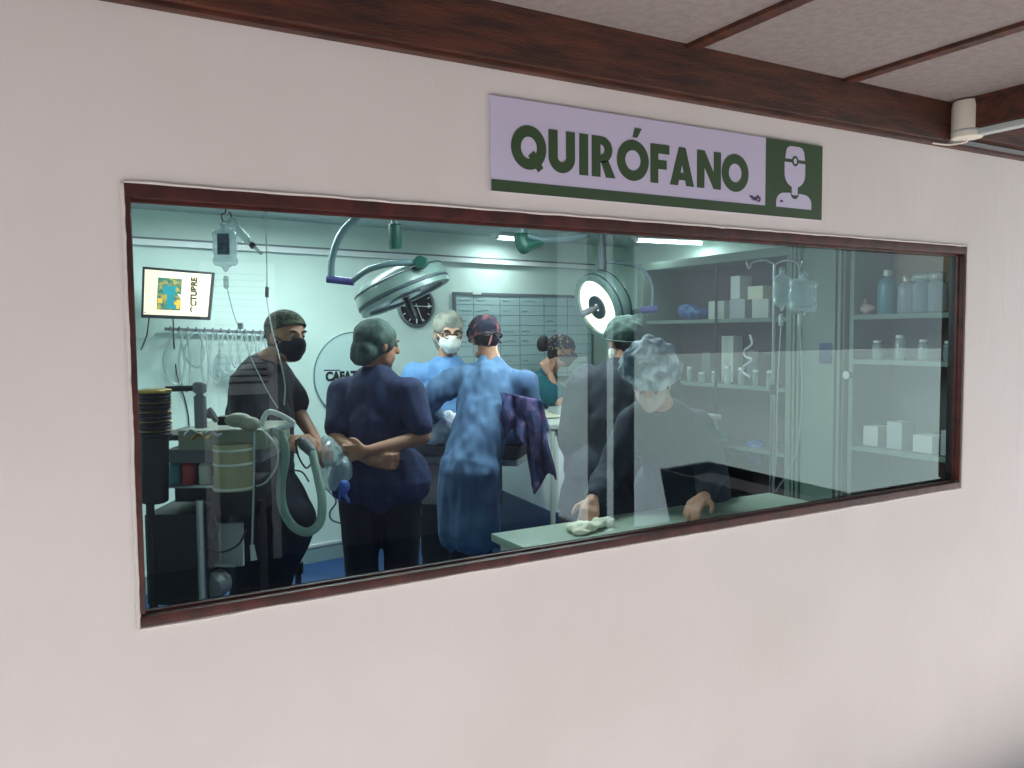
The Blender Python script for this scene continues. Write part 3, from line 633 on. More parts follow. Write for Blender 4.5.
# ================================================================== SURGICAL LAMPS
def lamp_head(name, label, c, nrm, r, lit, up_hint=None):
    t = thing(name, label, 'surgical lamp', c); n = Vector(nrm).normalized(); c = Vector(c)
    MB().lathe([(.05, -.085), (r*.45, -.08), (r*.82, -.055), (r*.95, -.03), (r*.97, -.022)], c, n, 56).build('lamp_back', 'lampbody', t)
    MB().lathe([(r*.97, -.024), (r*1.0, -.02), (r*1.0, -.014), (r*.97, -.012)], c, n, 56).build('seam_band', 'lampband', t)
    MB().lathe([(r*.98, -.014), (r*1.0, -.008), (r*1.02, .045), (r*1.0, .052)], c, n, 56).build('housing_ring', 'lampbody', t)
    MB().lathe([(r*1.0, .05), (r*1.02, .054), (r*1.02, .062), (r*1.0, .066)], c, n, 56).build('seam_band', 'lampband', t)
    MB().ring([(r*1.0*math.cos(R(a)), r*math.sin(R(a))) for a in range(0, 360, 6)], [(r*.84*math.cos(R(a)), r*.84*math.sin(R(a))) for a in range(0, 360, 6)],
        lambda a, b, d: c+n.to_track_quat('Z', 'Y').to_matrix() @ Vector((a, b, d)), .06, .092).build('front_bezel', 'lampbody', t)
    MB().lathe([(r*.85, .06), (r*.85, .074), (r*.5, .078), (.01, .080)], c, n, 56).build('lens', lit, t)
    MB().ring([(r*.36*math.cos(R(a)), r*.36*math.sin(R(a))) for a in range(0, 360, 10)], [(r*.12*math.cos(R(a)), r*.12*math.sin(R(a))) for a in range(0, 360, 10)],
        lambda a, b, d: c+n.to_track_quat('Z', 'Y').to_matrix() @ Vector((a, b, d)), .078, .09).build('centre_reflector', 'lampband' if lit == 'lamplit' else 'steel', t)
    MB().lathe([(.016, .08), (.016, .12), (.021, .125), (.021, .21), (.014, .218)], c, n, 16).build('handle', 'grey' if lit == 'lamplit' else 'dark', t)
    return t
c1 = aD(401, 287, 4.7)
rimdir = (aD(446, 262, 4.75)-aD(352, 303, 4.6)).normalized()
view = (c1-CAM).normalized()
nn = rimdir.cross(view).normalized()             # perpendicular to long axis and view
if nn.z > 0: nn = -nn
n1 = (nn*.985-view*.13).normalized()
L1 = lamp_head('surgical_lamp', 'large round surgical lamp, unlit, tilted edge-on in front of the black clock', c1-n1*.02, n1, .27, 'lampglass')
top_ = Vector((c1.x-.2, c1.y-.1, OC))
j1 = aD(341, 281, 4.5); up1 = aD(352, 224, 4.5)
MB().tube([aD(372, 205, 4.5), aD(354, 220, 4.5), aD(340, 236, 4.5), aD(332, 258, 4.5), aD(331, 277, 4.5)], .02, 12, smooth=6).build('curved_arm', 'lampgrey', L1)
MB().cone(aD(327, 279, 4.5), .021, aD(354, 282, 4.5), .021, 18).build('joint_sleeve', 'purple', L1)
MB().tube([aD(352, 281, 4.5), aD(368, 270, 4.44), aD(390, 264, 4.42), aD(420, 262, 4.45)], .017, 12, smooth=6).build('yoke_arm', 'lampgrey', L1)
MB().cone(aD(420, 262, 4.42), .034, aD(423, 263, 4.55), .034, 20).build('pivot_knob', 'teal', L1)
a = aD(395, 226, 4.5); a2 = aD(395.5, 249, 4.5); MB().lathe([(.03, 0), (.036, .01), (.038, .125), (.03, .135)], a2, (0, 0, 1), 20).build('spring_cover', 'teal', L1)
MB().cone(a, .022, Vector((a.x, a.y, OC)), .022).cone((a.x, a.y, OC-.03), .09, (a.x, a.y, OC), .09, 28).build('ceiling_mount', 'lampgrey', L1)
MB().tube([Vector((a.x, a.y, a.z+.12)), Vector((a.x-.05, a.y, a.z+.1)), aD(372, 205, 4.5)], .02, 12).build('carrier_arm', 'lampgrey', L1)
c2 = aD(607, 303, 5.3)
n2 = (-RT*.80-Vector((0, 0, 1))*.38-FW*.47).normalized()
L2 = lamp_head('surgical_lamp', 'smaller round surgical lamp, lit cream, facing left by the whiteboard', c2, n2, .215, 'lamplit')
MB().tube([c2-n2*.08, aD(622, 318, 5.42), aD(634, 312, 5.4), aD(646, 310, 5.35)], .016, 10, smooth=5).build('yoke_arm', 'lampgrey', L2)
MB().cone(aD(641, 310.5, 5.3), .022, aD(657, 309, 5.3), .022, 16).build('joint_sleeve', 'purple', L2)
MB().tube([aD(652, 308, 5.3), aD(652, 285, 5.3), aD(640, 268, 5.3), aD(612, 262, 5.3), aD(602, 262, 5.3)], .012, 10, smooth=5).build('curved_arm', 'lampgrey', L2)
pz = aD(602, 262, 5.3); MB().cone(pz-Vector((0, 0, .05)), .03, pz+Vector((0, 0, .12)), .024, 16).cone(pz+Vector((0, 0, .1)), .018, Vector((pz.x, pz.y, OC)), .018, 12).cone((pz.x, pz.y, OC-.02), .08, (pz.x, pz.y, OC+.001), .08, 24).build('drop_tube', 'grey', L2)
g0, g1 = aD(520, 247, 4.9), aD(543, 242, 4.9)
t = thing('lamp_carrier_arm', 'ceiling arm with a green elbow joint between the two surgical lamps', 'lamp arm', g0)
organic('elbow_joint', [('c', aD(521, 238, 4.9), .045, aD(524, 247, 4.9), .045), ('c', aD(524, 246, 4.9), .042, aD(540, 242, 4.95), .03)], 'teal', t, vox=.009)
MB().tube([aD(526, 236, 4.9), aD(545, 240, 4.95), aD(572, 238, 5.05), aD(588, 234, 5.12)], .022, 12, smooth=5).build('arm_tube', 'lampgrey', t)
MB().cone(aD(521, 240, 4.9), .03, Vector((*aD(521, 240, 4.9)[:2], OC)), .03).build('ceiling_stem', 'lampgrey', t)
lp = bpy.data.lights.new('lamp_glow', 'SPOT'); lp.energy = 50; lp.spot_size = R(52); lp.color = (1, .93, .8); lp.shadow_soft_size = .15; lo_ = bpy.data.objects.new('lamp_glow', lp); COL.objects.link(lo_)
lo_.location = c2+n2*.24; lo_.rotation_euler = (aD(446, 425, 4.6)-lo_.location).to_track_quat('-Z', 'Y').to_euler()
# ================================================================== PEOPLE
RX_ = Vector((RT.x, RT.y, 0)).normalized(); FX_ = Vector((FW.x, FW.y, 0)).normalized()
def dirv(r_, f_): v = RX_*r_+FX_*f_; return (v.x, v.y)
def D(x, y, d): return aD(x, y, d)
def Z(v, z): return Vector((v[0], v[1], z))
def legs(J, hl, hr, spread=.0, f=(0, 0), shift=(0, 0)):
    J['hL'], J['hR'] = hl, hr; sh = Vector((shift[0], shift[1], 0))
    for s, h_ in (('L', hl), ('R', hr)):
        J['k'+s] = Vector((h_.x, h_.y, .5))+sh*.5+Vector((f[0], f[1], 0))*.04; J['a'+s] = Vector((h_.x, h_.y, .09))+sh
    J['foot'] = f
# --- man in black, viewer's left. faces the viewer's right
J = dict(head=D(287, 337, 3.9), face=dirv(.80, -.60), pitch=-4, neck=D(268, 361, 3.92),
         sL=D(276, 377, 4.1), eL=D(297, 411, 4.12), wL=D(317, 442, 3.95), sR=D(247, 384, 3.8), eR=D(254, 440, 3.72), wR=D(290, 440, 3.62), curl=.5, hnL=(0, 0, -1), hnR=(.3, .3, -1))
hc = D(258, 470, 3.93); J['foot'] = dirv(.9, -.4)
J['hL'] = hc+FX_*.09; J['hR'] = hc-FX_*.09
J['kL'] = D(298, 521, 3.78); J['aL'] = D(264, 618, 4.05); J['kR'] = D(252, 560, 3.82); J['aR'] = Z(D(240, 650, 3.82), .09)
p = person('man in black shirt, black mask and olive patterned cap, at the left', J, 'skin', 1.0, head_r=1.0)
top(p, 'blackcloth', 'shirt', off=.03, hem=.12, fold=.014); trousers(p, 'navypants', .025); shoes(p)
hairback(p, drop=.0); mask(p, 'maskblack'); cap(p, 'cap_olive', r=(.09, .11, .088), c=(0, -.016, .042), plane=(.035, .42))
organic('collar', [('c', D(259, 367, 3.82), .03, D(268, 369, 3.80), .03), ('c', D(262, 366, 4.02), .03, D(278, 372, 4.0), .028), ('c', D(258, 366, 3.92), .05, D(262, 374, 3.92), .06)], 'blackcloth', p['t'], vox=.009)
# --- woman in navy scrubs, back to us
J = dict(head=D(379, 345, 4.1), face=dirv(.80, .60), pitch=-8, neck=D(376, 374, 4.12),
         sL=D(343, 392, 4.18), eL=D(336, 440, 4.05), wL=D(372, 461, 3.86), sR=D(410, 392, 4.02), eR=D(423, 437, 3.98), wR=D(368, 451, 3.84),
         hdL=Vector(RX_*.9)+Vector((0, 0, -.05)), hdR=-Vector(RX_*.95)+Vector((0, 0, -.1)), hnL=FX_, hnR=FX_, curl=.6)
hc = D(380, 470, 4.12); J['foot'] = dirv(.25, 1)
J['hL'] = hc-RX_*.11; J['hR'] = hc+RX_*.11; J['kL'] = Z(hc-RX_*.10, .5); J['kR'] = Z(hc+RX_*.10, .5); J['aL'] = Z(hc-RX_*.09, .09); J['aR'] = Z(hc+RX_*.09, .09)
p = person('woman in navy scrubs and hair net, back to us, forearms crossed behind her', J, 'skin', .95)
top(p, 'navy', 'scrub_top', off=.022, hem=.12, flare=.035, fold=.01); trousers(p, 'navypants', .022); shoes(p)
bouffant(p, 'cap_net', [((0, -.028, .032), (.094, .112, .1)), ((0, -.07, -.035), (.084, .07, .075)), ((.0, -.085, -.065), (.07, .055, .05))])
# --- masked woman in light blue gown with glasses
J = dict(head=D(449, 334, 5.3), face=dirv(.28, -.95), pitch=-8, neck=D(446, 361, 5.36),
         sR=D(414, 376, 5.36), eR=D(406, 420, 5.3), wR=D(432, 434, 5.1), sL=D(479, 376, 5.36), eL=D(484, 420, 5.3), wL=D(458, 434, 5.1))
hc = D(446, 460, 5.45); legs(J, hc+RX_*.1, hc-RX_*.1, f=dirv(0, -1))
p = person('woman in light blue gown, white mask and glasses, facing us in the middle', J, 'skin2', 1.0, head_r=1.06)
top(p, 'sky_blue', 'gown', off=.03, sleeve='long', hem=.8, flare=.04, fold=.012, low=1); trousers(p, 'navypants', .02); shoes(p)
mask(p, 'maskwhite', cone=True, name='respirator_mask'); bouffant(p, 'cap_net2', [((0, -.03, .05), (.101, .118, .1)), ((0, -.05, -.02), (.099, .076, .1)), ((0, -.06, -.078), (.082, .055, .045))])
h = p['h']; mb = MB(); gl_ = None
for sx in (-1, 1):
    o = MB().tube([h(sx*.033+.026*math.cos(R(a)), .101-abs(math.cos(R(a)))*.004, .008+.019*math.sin(R(a))) for a in range(0, 361, 24)], .0032, 6).tube([h(sx*.058, .096, .012), h(sx*.08, .05, .014), h(sx*.085, -.01, .012)], .003, 6).build('spectacle_rim', 'spectacle', p['t'])
MB().tube([h(-.009, .103, .01), h(0, .106, .014), h(.009, .103, .01)], .003, 6).build('spectacle_bridge', 'spectacle', p['t'])
# --- surgeon in blue gown, back to us, leaning left over the table
J = dict(head=D(484, 339, 4.62), face=dirv(-.45, .9), pitch=-32, neck=D(491, 358, 4.56),
         sL=D(461, 378, 4.6), eL=D(422, 402, 4.62), wL=D(438, 422, 4.84), sR=D(523, 384, 4.5), eR=D(536, 426, 4.56), wR=D(505, 440, 4.8),
         hdL=(.2, .5, -.5), hdR=(-.5, .5, -.3))
hc = D(471, 470, 4.36); legs(J, hc-RX_*.035, hc+RX_*.035, f=dirv(-.3, 1))
p = person('surgeon in blue gown and dark floral cap, back to us, bending over the patient', J, 'skin', .9)
top(p, 'blue_gown', 'gown', off=.028, sleeve='long', hem=.88, flare=.02, fold=.024); trousers(p, 'navypants', .02); shoes(p)
hairback(p, drop=.0); mask(p, 'maskwhite'); cap(p, 'cap_multi', r=(.092, .112, .095), c=(0, -.018, .035), plane=(.0, .32), puff=.006)
h = p['h']
MB().tube([h(.0, -.11, -.015), h(-.02, -.118, -.07), h(-.05, -.12, -.12)], .006, 6).tube([h(.0, -.11, -.015), h(.02, -.118, -.06), h(.03, -.12, -.1)], .006, 6).build('cap_tie', 'cap_multi', p['t'])
# --- woman in teal, elbow on the counter
J = dict(head=D(562, 351, 6.35), face=dirv(.96, -.2), pitch=-12, neck=D(549, 373, 6.35),
         sR=D(541, 385, 6.2), eR=D(560, 402, 6.05), wR=D(550, 374, 6.18), hdR=D(545, 363, 6.2)-D(550, 374, 6.18), hnR=FX_, sL=D(545, 384, 6.55), eL=D(572, 406, 6.5), wL=D(592, 405, 6.35), hdL=RX_, curl=.5)
hc = D(538, 445, 6.62); legs(J, hc+FX_*.1, hc-FX_*.1, f=dirv(1, 0))
J['kL'] = Z(hc+FX_*.1+RX_*.02, .5); J['kR'] = Z(hc-FX_*.1, .5)
p = person('woman in teal scrubs with a hair bun, resting a hand on her neck', J, 'skin2', .98)
top(p, 'tealcloth', 'scrub_top', off=.03, hem=.2, fold=.01); trousers(p, 'tealcloth', .02); shoes(p)
hairback(p, drop=.02); mask(p, 'maskgrey'); cap(p, 'cap_flower', r=(.091, .112, .09), c=(0, -.014, .038), plane=(.02, .3))
h = p['h']; organic('hair_bun', [('e', h(0, -.155, .025), (.058, .052, .066), p['B']), ('c', h(0, -.09, .02), .04, h(0, -.13, .02), .045)], 'hair', p['t'], vox=.009, fold=.006, ffreq=30)
# --- person in charcoal behind the posts' reflection
J = dict(head=D(624, 342, 4.3), face=dirv(-.42, .9), pitch=-14, neck=D(622, 371, 4.27),
         sL=D(589, 387, 4.32), eL=D(577, 438, 4.3), wL=D(588, 470, 4.5), sR=D(659, 389, 4.2), eR=D(669, 443, 4.22), wR=D(645, 475, 4.45))
hc = D(622, 472, 4.28); legs(J, hc-RX_*.12, hc+RX_*.12, f=dirv(-.1, 1))
p = person('person in charcoal top, back to us, just right of the lit lamp', J, 'skin', 1.12, head_r=1.05)
top(p, 'greycloth', 'top', off=.05, hem=.5, flare=.05, sleeve='long', fold=.014); trousers(p, 'navypants', .04); shoes(p)
hairback(p, drop=.0); mask(p, 'maskwhite'); cap(p, 'cap_net', r=(.094, .115, .095), c=(0, -.016, .036), plane=(.012, .34), puff=.008)
# --- person in marbled cap wiping the bench
J = dict(head=D(651, 380, 3.45), face=dirv(-.30, -.95), pitch=-42, neck=D(662, 408, 3.6),
         sR=D(634, 424, 3.66), eR=D(608, 476, 3.6), wR=D(592, 500, 3.36), sL=D(697, 426, 3.64), eL=D(712, 472, 3.55), wL=D(705, 496, 3.4),
         hdR=D(588, 519, 3.25)-D(592, 500, 3.36), hnR=Vector((0, .4, -1)), hdL=D(690, 505, 3.3)-D(705, 492, 3.4), hnL=Vector((0, 0, -1)), curl=.35)
hc = D(682, 486, 3.82); legs(J, hc+RX_*.1, hc-RX_*.1, f=dirv(-.2, -1))
p = person('person in marbled grey cap and pale mask leaning over and wiping the bench', J, 'skin2', 1.0)
top(p, 'bluegrey', 'scrub_top', off=.018, hem=.25, sleeve='long', fold=.012); trousers(p, 'bluegrey', .02); shoes(p)
hairback(p, drop=.0); mask(p, 'maskpink', cone=True); cap(p, 'cap_marble', r=(.122, .132, .118), c=(0, -.022, .05), plane=(.025, .2), puff=.03, name='bouffant_cap')
# ================================================================== OPERATING TABLE
tc = D(440, 448, 4.9); tx0, tx1 = D(402, 448, 5.0), D(486, 447, 4.86); yv = (tx1-tx0); yv.z = 0; yv.normalize(); pv = Vector((-yv.y, yv.x, 0)); zt = .93
t = thing('operating_table', 'operating table with dark pad and steel side rail in front of the surgeon', 'operating table', Z(tc, 0))
rm = Matrix((yv, pv, Vector((0, 0, 1)))).transposed(); cc = (tx0+tx1)/2+pv*.0; Lx = (tx1-tx0).length+.5
MB().box(Z(cc, zt), (Lx, .4, .07), rm, bev=.025).build('table_pad', 'tablepad', t)
MB().box(Z(cc-pv*.212, zt-.055), (Lx*.95, .012, .03), rm, bev=.003).build('side_rail', 'steel', t)
MB().box(Z(cc, zt-.06), (Lx*.98, .38, .04), rm, bev=.006).build('table_frame', 'steel', t)
MB().box(Z(cc-pv*.17+yv*.1, zt-.20), (.62, .03, .24), rm, bev=.006).build('side_panel', 'taupe', t)
MB().box(Z(cc, .5), (.22, .2, .75), rm, bev=.02).build('column', 'dark', t)
MB().box(Z(cc, .09), (.8, .42, .09), rm, bev=.03).build('base', 'dark', t)
for a in (-.34, .34):
    for b in (-.16, .16): MB().cone(Z(cc+yv*a+pv*(b-.015), .03), .03, Z(cc+yv*a+pv*(b+.015), .03), .03, 14).build('castor', 'grey', t)
for k, a in enumerate((-.25, .3)): MB().tube([Z(cc-pv*.15+yv*a, .14), Z(cc-pv*.2+yv*a, .17), Z(cc-pv*.24+yv*(a+.03), .14)], .012, 8).build('pedal', 'steel', t)
pc = D(446, 431, 4.86)
o = organic('patient_drape', [('e', Z(cc, 1.03), (.4, .17, .08), rm), ('e', pc, (.14, .15, .1), rm), ('e', D(436, 438, 4.86)+pv*.02, (.16, .14, .06), rm), ('c', D(448, 420, 4.9), .045, D(453, 436, 4.85), .05)], 'drape', None, vox=.012, fold=.03, ffreq=14)
tag(o, 'crumpled white drape over the patient, brightly lit beneath the surgeon\'s arm', 'drape')
# ================================================================== COUNTER AND CLOTH
A = D(552, 425, 5.2); Bk = D(488, 430, 6.2); A.z = Bk.z = 0; dv = (Bk-A).normalized(); xv = Vector((dv.y, -dv.x, 0)); cdep = (Bk-A).length; ch = 1.02; ph = .45
clen = (4.1-A.x)/max(xv.x, .3)
rm = Matrix((xv, dv, Vector((0, 0, 1)))).transposed()
def cb(x0, x1, y0, y1, z0, z1, mb=None, bev=.003): 
    mb = mb or MB(); return mb.box(A+xv*((x0+x1)/2)+dv*((y0+y1)/2)+Vector((0, 0, (z0+z1)/2)), (x1-x0, y1-y0, z1-z0), rm, bev)
t = thing('cabinet', 'white enamel counter cabinet on a dark blue plinth, behind the surgeon to the right', 'cabinet', A+xv*clen/2)
cb(.02, clen, .02, cdep-.02, ph, ch-.03).build('cabinet_body', 'white', t)
cb(-.01, clen+.01, -.01, cdep+.01, ch-.03, ch).build('countertop', 'offwhite', t)
M['plinth'] = mat('dark_blue_plinth', (36, 54, 92), .5)
cb(.01, clen, .01, cdep-.02, .003, ph).build('plinth', 'plinth', t)
cb(0, .022, 0, .03, ph-.2, ch-.03).build('corner_post', 'offwhite', t)
for i in range(2): cb(.014, .022, cdep*.42, cdep*.92, ch-.14-i*.1, ch-.06-i*.1).build('drawer', 'offwhite', t)
for i in range(3):
    x0 = .05+i*(clen-.1)/3; d = cb(x0, x0+(clen-.1)/3-.015, .004, .022, ph+.03, ch-.06).build('door', 'white', t); cb(x0+.03, x0+.05, -.012, .004, ch-.3, ch-.16).build('door_handle', 'steel', d)
# papers and trays on the counter
for (x, y, dx, dy, dz, a, m, l) in ((.12, .42, .3, .21, .012, 8, 'paper', 'cream sheets of paper fanned on the counter in front of the teal-clad woman'), (.22, .62, .26, .2, .02, -14, 'paper', 'thicker pile of cream papers at the back of the counter'), (.38, .5, .24, .16, .06, 20, 'greywhite', 'shallow grey-white tray with a folded cloth on the counter')):
    q = A+xv*x+dv*y+Vector((0, 0, ch+dz/2)); rr = rm @ Matrix.Rotation(R(a), 3, 'Z')
    if 'tray' in l:
        t2 = thing('tray', l, 'tray', q-Vector((0, 0, dz/2))); MB().box(q-Vector((0, 0, dz*.4)), (dx, dy, .01), rr, .003).box(q+rr @ Vector((dx/2, 0, 0)), (.008, dy, dz), rr, .002).box(q-rr @ Vector((dx/2, 0, 0)), (.008, dy, dz), rr, .002).box(q+rr @ Vector((0, dy/2, 0)), (dx, .008, dz), rr, .002).box(q-rr @ Vector((0, dy/2, 0)), (dx, .008, dz), rr, .002).build('tray_body', 'greywhite', t2)
        organic('folded_cloth', [('e', q, (.09, .06, .035), rr)], 'maskwhite', t2, vox=.008, fold=.01, ffreq=20)
    else:
        mb = MB()
        for k in range(5): mb.box(q+Vector((random.uniform(-.012, .012), random.uniform(-.012, .012), -dz/2+dz*(k+.5)/5)), (dx, dy, dz/5.4), rr @ Matrix.Rotation(R(random.uniform(-7, 7)), 3, 'Z'))
        tag(mb.build('paper_stack', m, smooth=False), l, 'paper')
# patterned cloth added in place of a pattern reflected in the pane
n = 26; m_ = 34; mb = MB(); vs = []
tl_, tr2 = D(503, 392, 4.95), D(541, 402, 4.98); bl_, br_ = D(512, 440, 4.95), D(552, 487, 4.98)
for i in range(m_):
    v = i/(m_-1)
    for j in range(n):
        u = j/(n-1); yb = (440-12*math.sin(u*9)+ (0 if u < .45 else 45*min(1, (u-.45)/.15)))
        px = 500+u*42+v*(4+9*u)+1.2*math.sin(v*9+u*6); py = (392+u*8)*(1-v)+yb*v
        dep = 4.34+.035*math.sin(u*22+v*3)*(.3+v)+.02*math.sin(u*9-v*5)
        vs.append(aD(px, py, dep))
F_ = [(i*n+j, i*n+j+1, (i+1)*n+j+1, (i+1)*n+j) for i in range(m_-1) for j in range(n-1)]
mb._add(vs, F_); o = mb.build('reflected_pattern_cloth', 'pattern'); sm = o.modifiers.new('s', 'SOLIDIFY'); sm.thickness = .006
tag(o, 'dark blue and mauve patterned cloth hanging from the surgeon\'s right arm', 'cloth')
# ================================================================== BENCH UNDER THE WINDOW
bz = .83; q0 = aZ(490, 533, bz); q1 = aZ(600, 518, bz); bx0, by1, bx1 = q0.x, (q0.y+q1.y)/2, 3.0
t = thing('bench', 'pale green topped bench below the inside of the window', 'bench', ((bx0+bx1)/2, .35, 0))
MB().b2((bx0, TH+.03, bz-.03), (bx1, by1, bz), bev=.003).build('worktop', 'palegreen', t)
MB().b2((bx0+.03, TH+.04, bz-.09), (bx1-.03, by1-.02, bz-.03)).build('apron', 'offwhite', t, smooth=False)
for x in (bx0+.05, bx1-.05):
    for y in (TH+.06, by1-.05): MB().b2((x-.02, y-.02, .002), (x+.02, y+.02, bz-.09), bev=.003).build('leg', 'offwhite', t)
cl_ = D(590, 522, 3.25); cl_ = aZ(588, 525, bz+.02)
o = organic('wiping_cloth', [('e', (cl_.x-.02, cl_.y, bz+.018), (.085, .055, .016), None), ('e', (cl_.x+.07, cl_.y+.01, bz+.02), (.06, .03, .018), None), ('e', (cl_.x-.05, cl_.y-.03, bz+.012), (.05, .04, .011), None)], 'paper', None, vox=.006, fold=.012, ffreq=26)
tag(o, 'crumpled off-white wiping cloth under the hand on the pale green bench', 'cloth')
# ================================================================== RIGHT-HAND SHELVES
def shelf_unit(y0, y1, zs, ztop, label, back, doorposts=()):
    t = thing('shelf_unit', label, 'shelves', (RX+.2, (y0+y1)/2, 0)); xb = RX+.36
    MB().b2((xb, y0, .003), (xb+.02, y1, ztop)).build('back_panel', back, t, smooth=False)
    for y in (y0, y1-.03): MB().b2((RX, y, .003), (xb, y+.03, ztop), bev=.003).build('side_panel', 'frameor', t)
    for z in zs: 
        s = MB().b2((RX+.006, y0+.03, z-.022), (xb, y1-.03, z), bev=.003).build('shelf', 'shelf', t)
        MB().b2((RX-.002, y0+.03, z-.026), (RX+.006, y1-.03, z+.002), bev=.002).build('shelf_lip', 'frameor', s)
    return t
u1 = shelf_unit(1.56, 3.06, (.35, .78, 1.215, 1.685), 2.12, 'open shelving with a brown-grey back on the right wall, farther bay', 'shelfback')
MB().b2((RX-.03, 3.03, .003), (RX, 3.10, 2.12), bev=.004).build('corner_post', 'frameor', u1)
MB().b2((RX-.02, 1.53, 2.09), (RX+.38, 3.1, 2.15), bev=.003).build('top_rail', 'frameor', u1)
yy = aX(717, 330, RX).y; MB().b2((RX-.012, yy-.008, .8), (RX-.002, yy+.012, 2.09), bev=.002).build('sliding_door_edge', 'dark', u1)
u2 = shelf_unit(.36, 1.10, (.42, .893, 1.42, 1.688), 2.15, 'open shelving with grey back and painted beige ceiling reflection, nearer bay at the far right', 'beigewall')
MB().b2((RX+.345, .40, 1.70), (RX+.358, 1.06, 2.14)).build('ceiling_reflection_panel', 'beige2', u2, smooth=False)  # beige sheet paints the mirrored corridor ceiling onto the shelf back
# solid stand-in for a door frame and switch mirrored in the pane
t = thing('door_frame_reflection', 'built reflection of a pale green ribbed door frame with dark blue plate, between shelf bays', 'door frame', (RX, 1.3, 0))
MB().b2((RX-.02, 1.12, .003), (RX+.36, 1.53, OC-.002), bev=.004).build('frame_panel', 'frameor', t)
mb = None
for k, y in enumerate((1.13, 1.17, 1.44, 1.475, 1.505)): MB().b2((RX-.045, y, .003), (RX-.02, y+.022, OC-.004), bev=.004).build('moulding', 'frameor', t)
yp = aX(825, 353, RX-.05); MB().b2((RX-.05, yp.y-.05, yp.z-.062), (RX-.02, yp.y+.045, yp.z+.062), bev=.006).build('switch_plate', 'plinth', t)
yk = aX(848, 375, RX-.05); MB().cone((RX-.07, yk.y, yk.z), .024, (RX-.02, yk.y, yk.z), .016, 18).build('knob', 'offwhite', t)
# things on shelves
def box_item(px, py0, py1, w, dep, m, label, cat='box', z=None, grp=None, name='box', xo=.06):
    q = aX(px, py1, RX+xo); z = q.z if z is None else z; h_ = aX(px, py0, RX+xo).z-z
    o = MB().b2((RX+xo, q.y-w/2, z), (RX+xo+dep, q.y+w/2, z+h_), bev=.004).build(name, m); return tag(o, label, cat, grp)
S1 = 1.686
q = aX(688, 316, RX+.08); o = organic('plastic_bag', [('e', (RX+.14, q.y, S1+.055), (.09, .15, .05), None), ('e', (RX+.12, q.y+.05, S1+.08), (.07, .08, .05), None)], 'bluebag', None, vox=.01, fold=.02, ffreq=16); tag(o, 'crumpled blue plastic bag on the upper shelf at its far end', 'bag')
box_item(716, 301, 320, .16, .2, 'offwhite', 'off-white carton next to the blue bag on the upper shelf', z=S1)
box_item(737, 299, 320, .15, .2, 'greywhite', 'grey-white carton in the middle of the upper shelf', z=S1)
box_item(760, 299, 320, .15, .2, 'offwhite', 'off-white carton at the near end of the upper shelf, by the drip stand', z=S1)
zt2 = aX(755, 300, RX+.06).z; box_item(735, 276, 300, .09, .12, 'white', 'small upright white packet with a dark mark standing on the cartons', z=aX(737, 299, RX+.06).z+.001)
box_item(755, 286, 299.5, .14, .14, 'paper', 'pale cream box stacked on the nearer cartons', z=aX(760, 299, RX+.06).z+.001)
random.seed(3)
for k in range(9):      # small jars on the third shelf
    y = 2.86-k*.135; z = 1.216; h_ = random.uniform(.07, .13); rr = random.uniform(.022, .034)
    t = thing('jar', 'small clear jar in the row on the middle shelf of the farther bay', 'jar', (RX+.07, y, z), 'jars on the middle shelf')
    MB().lathe([(rr, 0), (rr, h_*.75), (rr*.7, h_*.86)], (RX+.07, y, z), n=18).build('glass_body', 'bagdim', t); MB().lathe([(rr*.8, h_*.86), (rr*.8, h_), (rr*.6, h_+.004)], (RX+.07, y, z), n=18).build('lid', 'white', t)
for k, (px, a, b, w, m, l) in enumerate(((706, 352, 378, .1, 'grey', 'dull grey carton on the middle shelf, farthest of three'), (727, 336, 378, .12, 'offwhite', 'tall off-white packet with dark dots on the middle shelf'), (752, 350, 380, .1, 'grey', 'dull grey carton on the middle shelf, nearest the drip stand'))):
    box_item(px, a, b, w, .1, m, l, z=1.216, xo=.2)
qq = aX(728, 345, RX+.195)
for k in range(3): pass
t = thing('coiled_tube', 'white coiled tube hanging below the upper shelf near the drip stand', 'tube', aX(748, 340, RX-.01)); cpt = [aX(750, 335, RX-.01), aX(752, 344, RX-.02), aX(745, 350, RX-.01), aX(745, 356, RX), aX(752, 360, RX-.02), aX(744, 366, RX-.01), aX(743, 372, RX), aX(750, 377, RX-.02)]
bpy.data.objects.remove(t); tag(MB().tube(cpt, .008, 8, smooth=5).build('coiled_tube', 'white'), 'white coiled tube hanging below the upper shelf near the drip stand', 'tube')
tag(organic('round_bag', [('e', aX(712, 444, RX+.14), (.1, .16, .15), None), ('e', aX(722, 452, RX+.14), (.08, .12, .1), None)], 'tealbottle', None, vox=.012, fold=.012, ffreq=14), 'rounded teal plastic bag on a lower shelf behind the black tub', 'bag')
tag(organic('crumpled_pack', [('e', aX(756, 452, RX+.12), (.06, .09, .09), None)], 'bluebag', None, vox=.01, fold=.02, ffreq=20), 'crumpled blue pack on a lower shelf beside the teal bag', 'pack')
def bottle(px, py0, py1, r, m, capm, label, z, xo=.1):
    q = aX(px, py1, RX+xo); h_ = aX(px, py0, RX+xo).z-z; b = (RX+xo, q.y, z); t = thing('bottle', label, 'bottle', b)
    MB().lathe([(r*.92, 0), (r, .008), (r, h_*.66), (r*.85, h_*.76), (r*.35, h_*.84), (r*.33, h_*.88)], b, n=24).build('bottle_body', m, t)
    MB().lathe([(r*.46, h_*.87), (r*.46, h_*.97), (r*.38, h_)], b, n=18).build('cap', capm, t)
Z2 = 1.689
bottle(887, 270, 313, .055, 'tealbottle', 'foil', 'teal bottle with a pale cap on the top shelf of the nearer bay', Z2)
bottle(906, 276, 313, .048, 'bag', 'foil', 'clear pale green bottle beside the teal one on the top shelf', Z2)
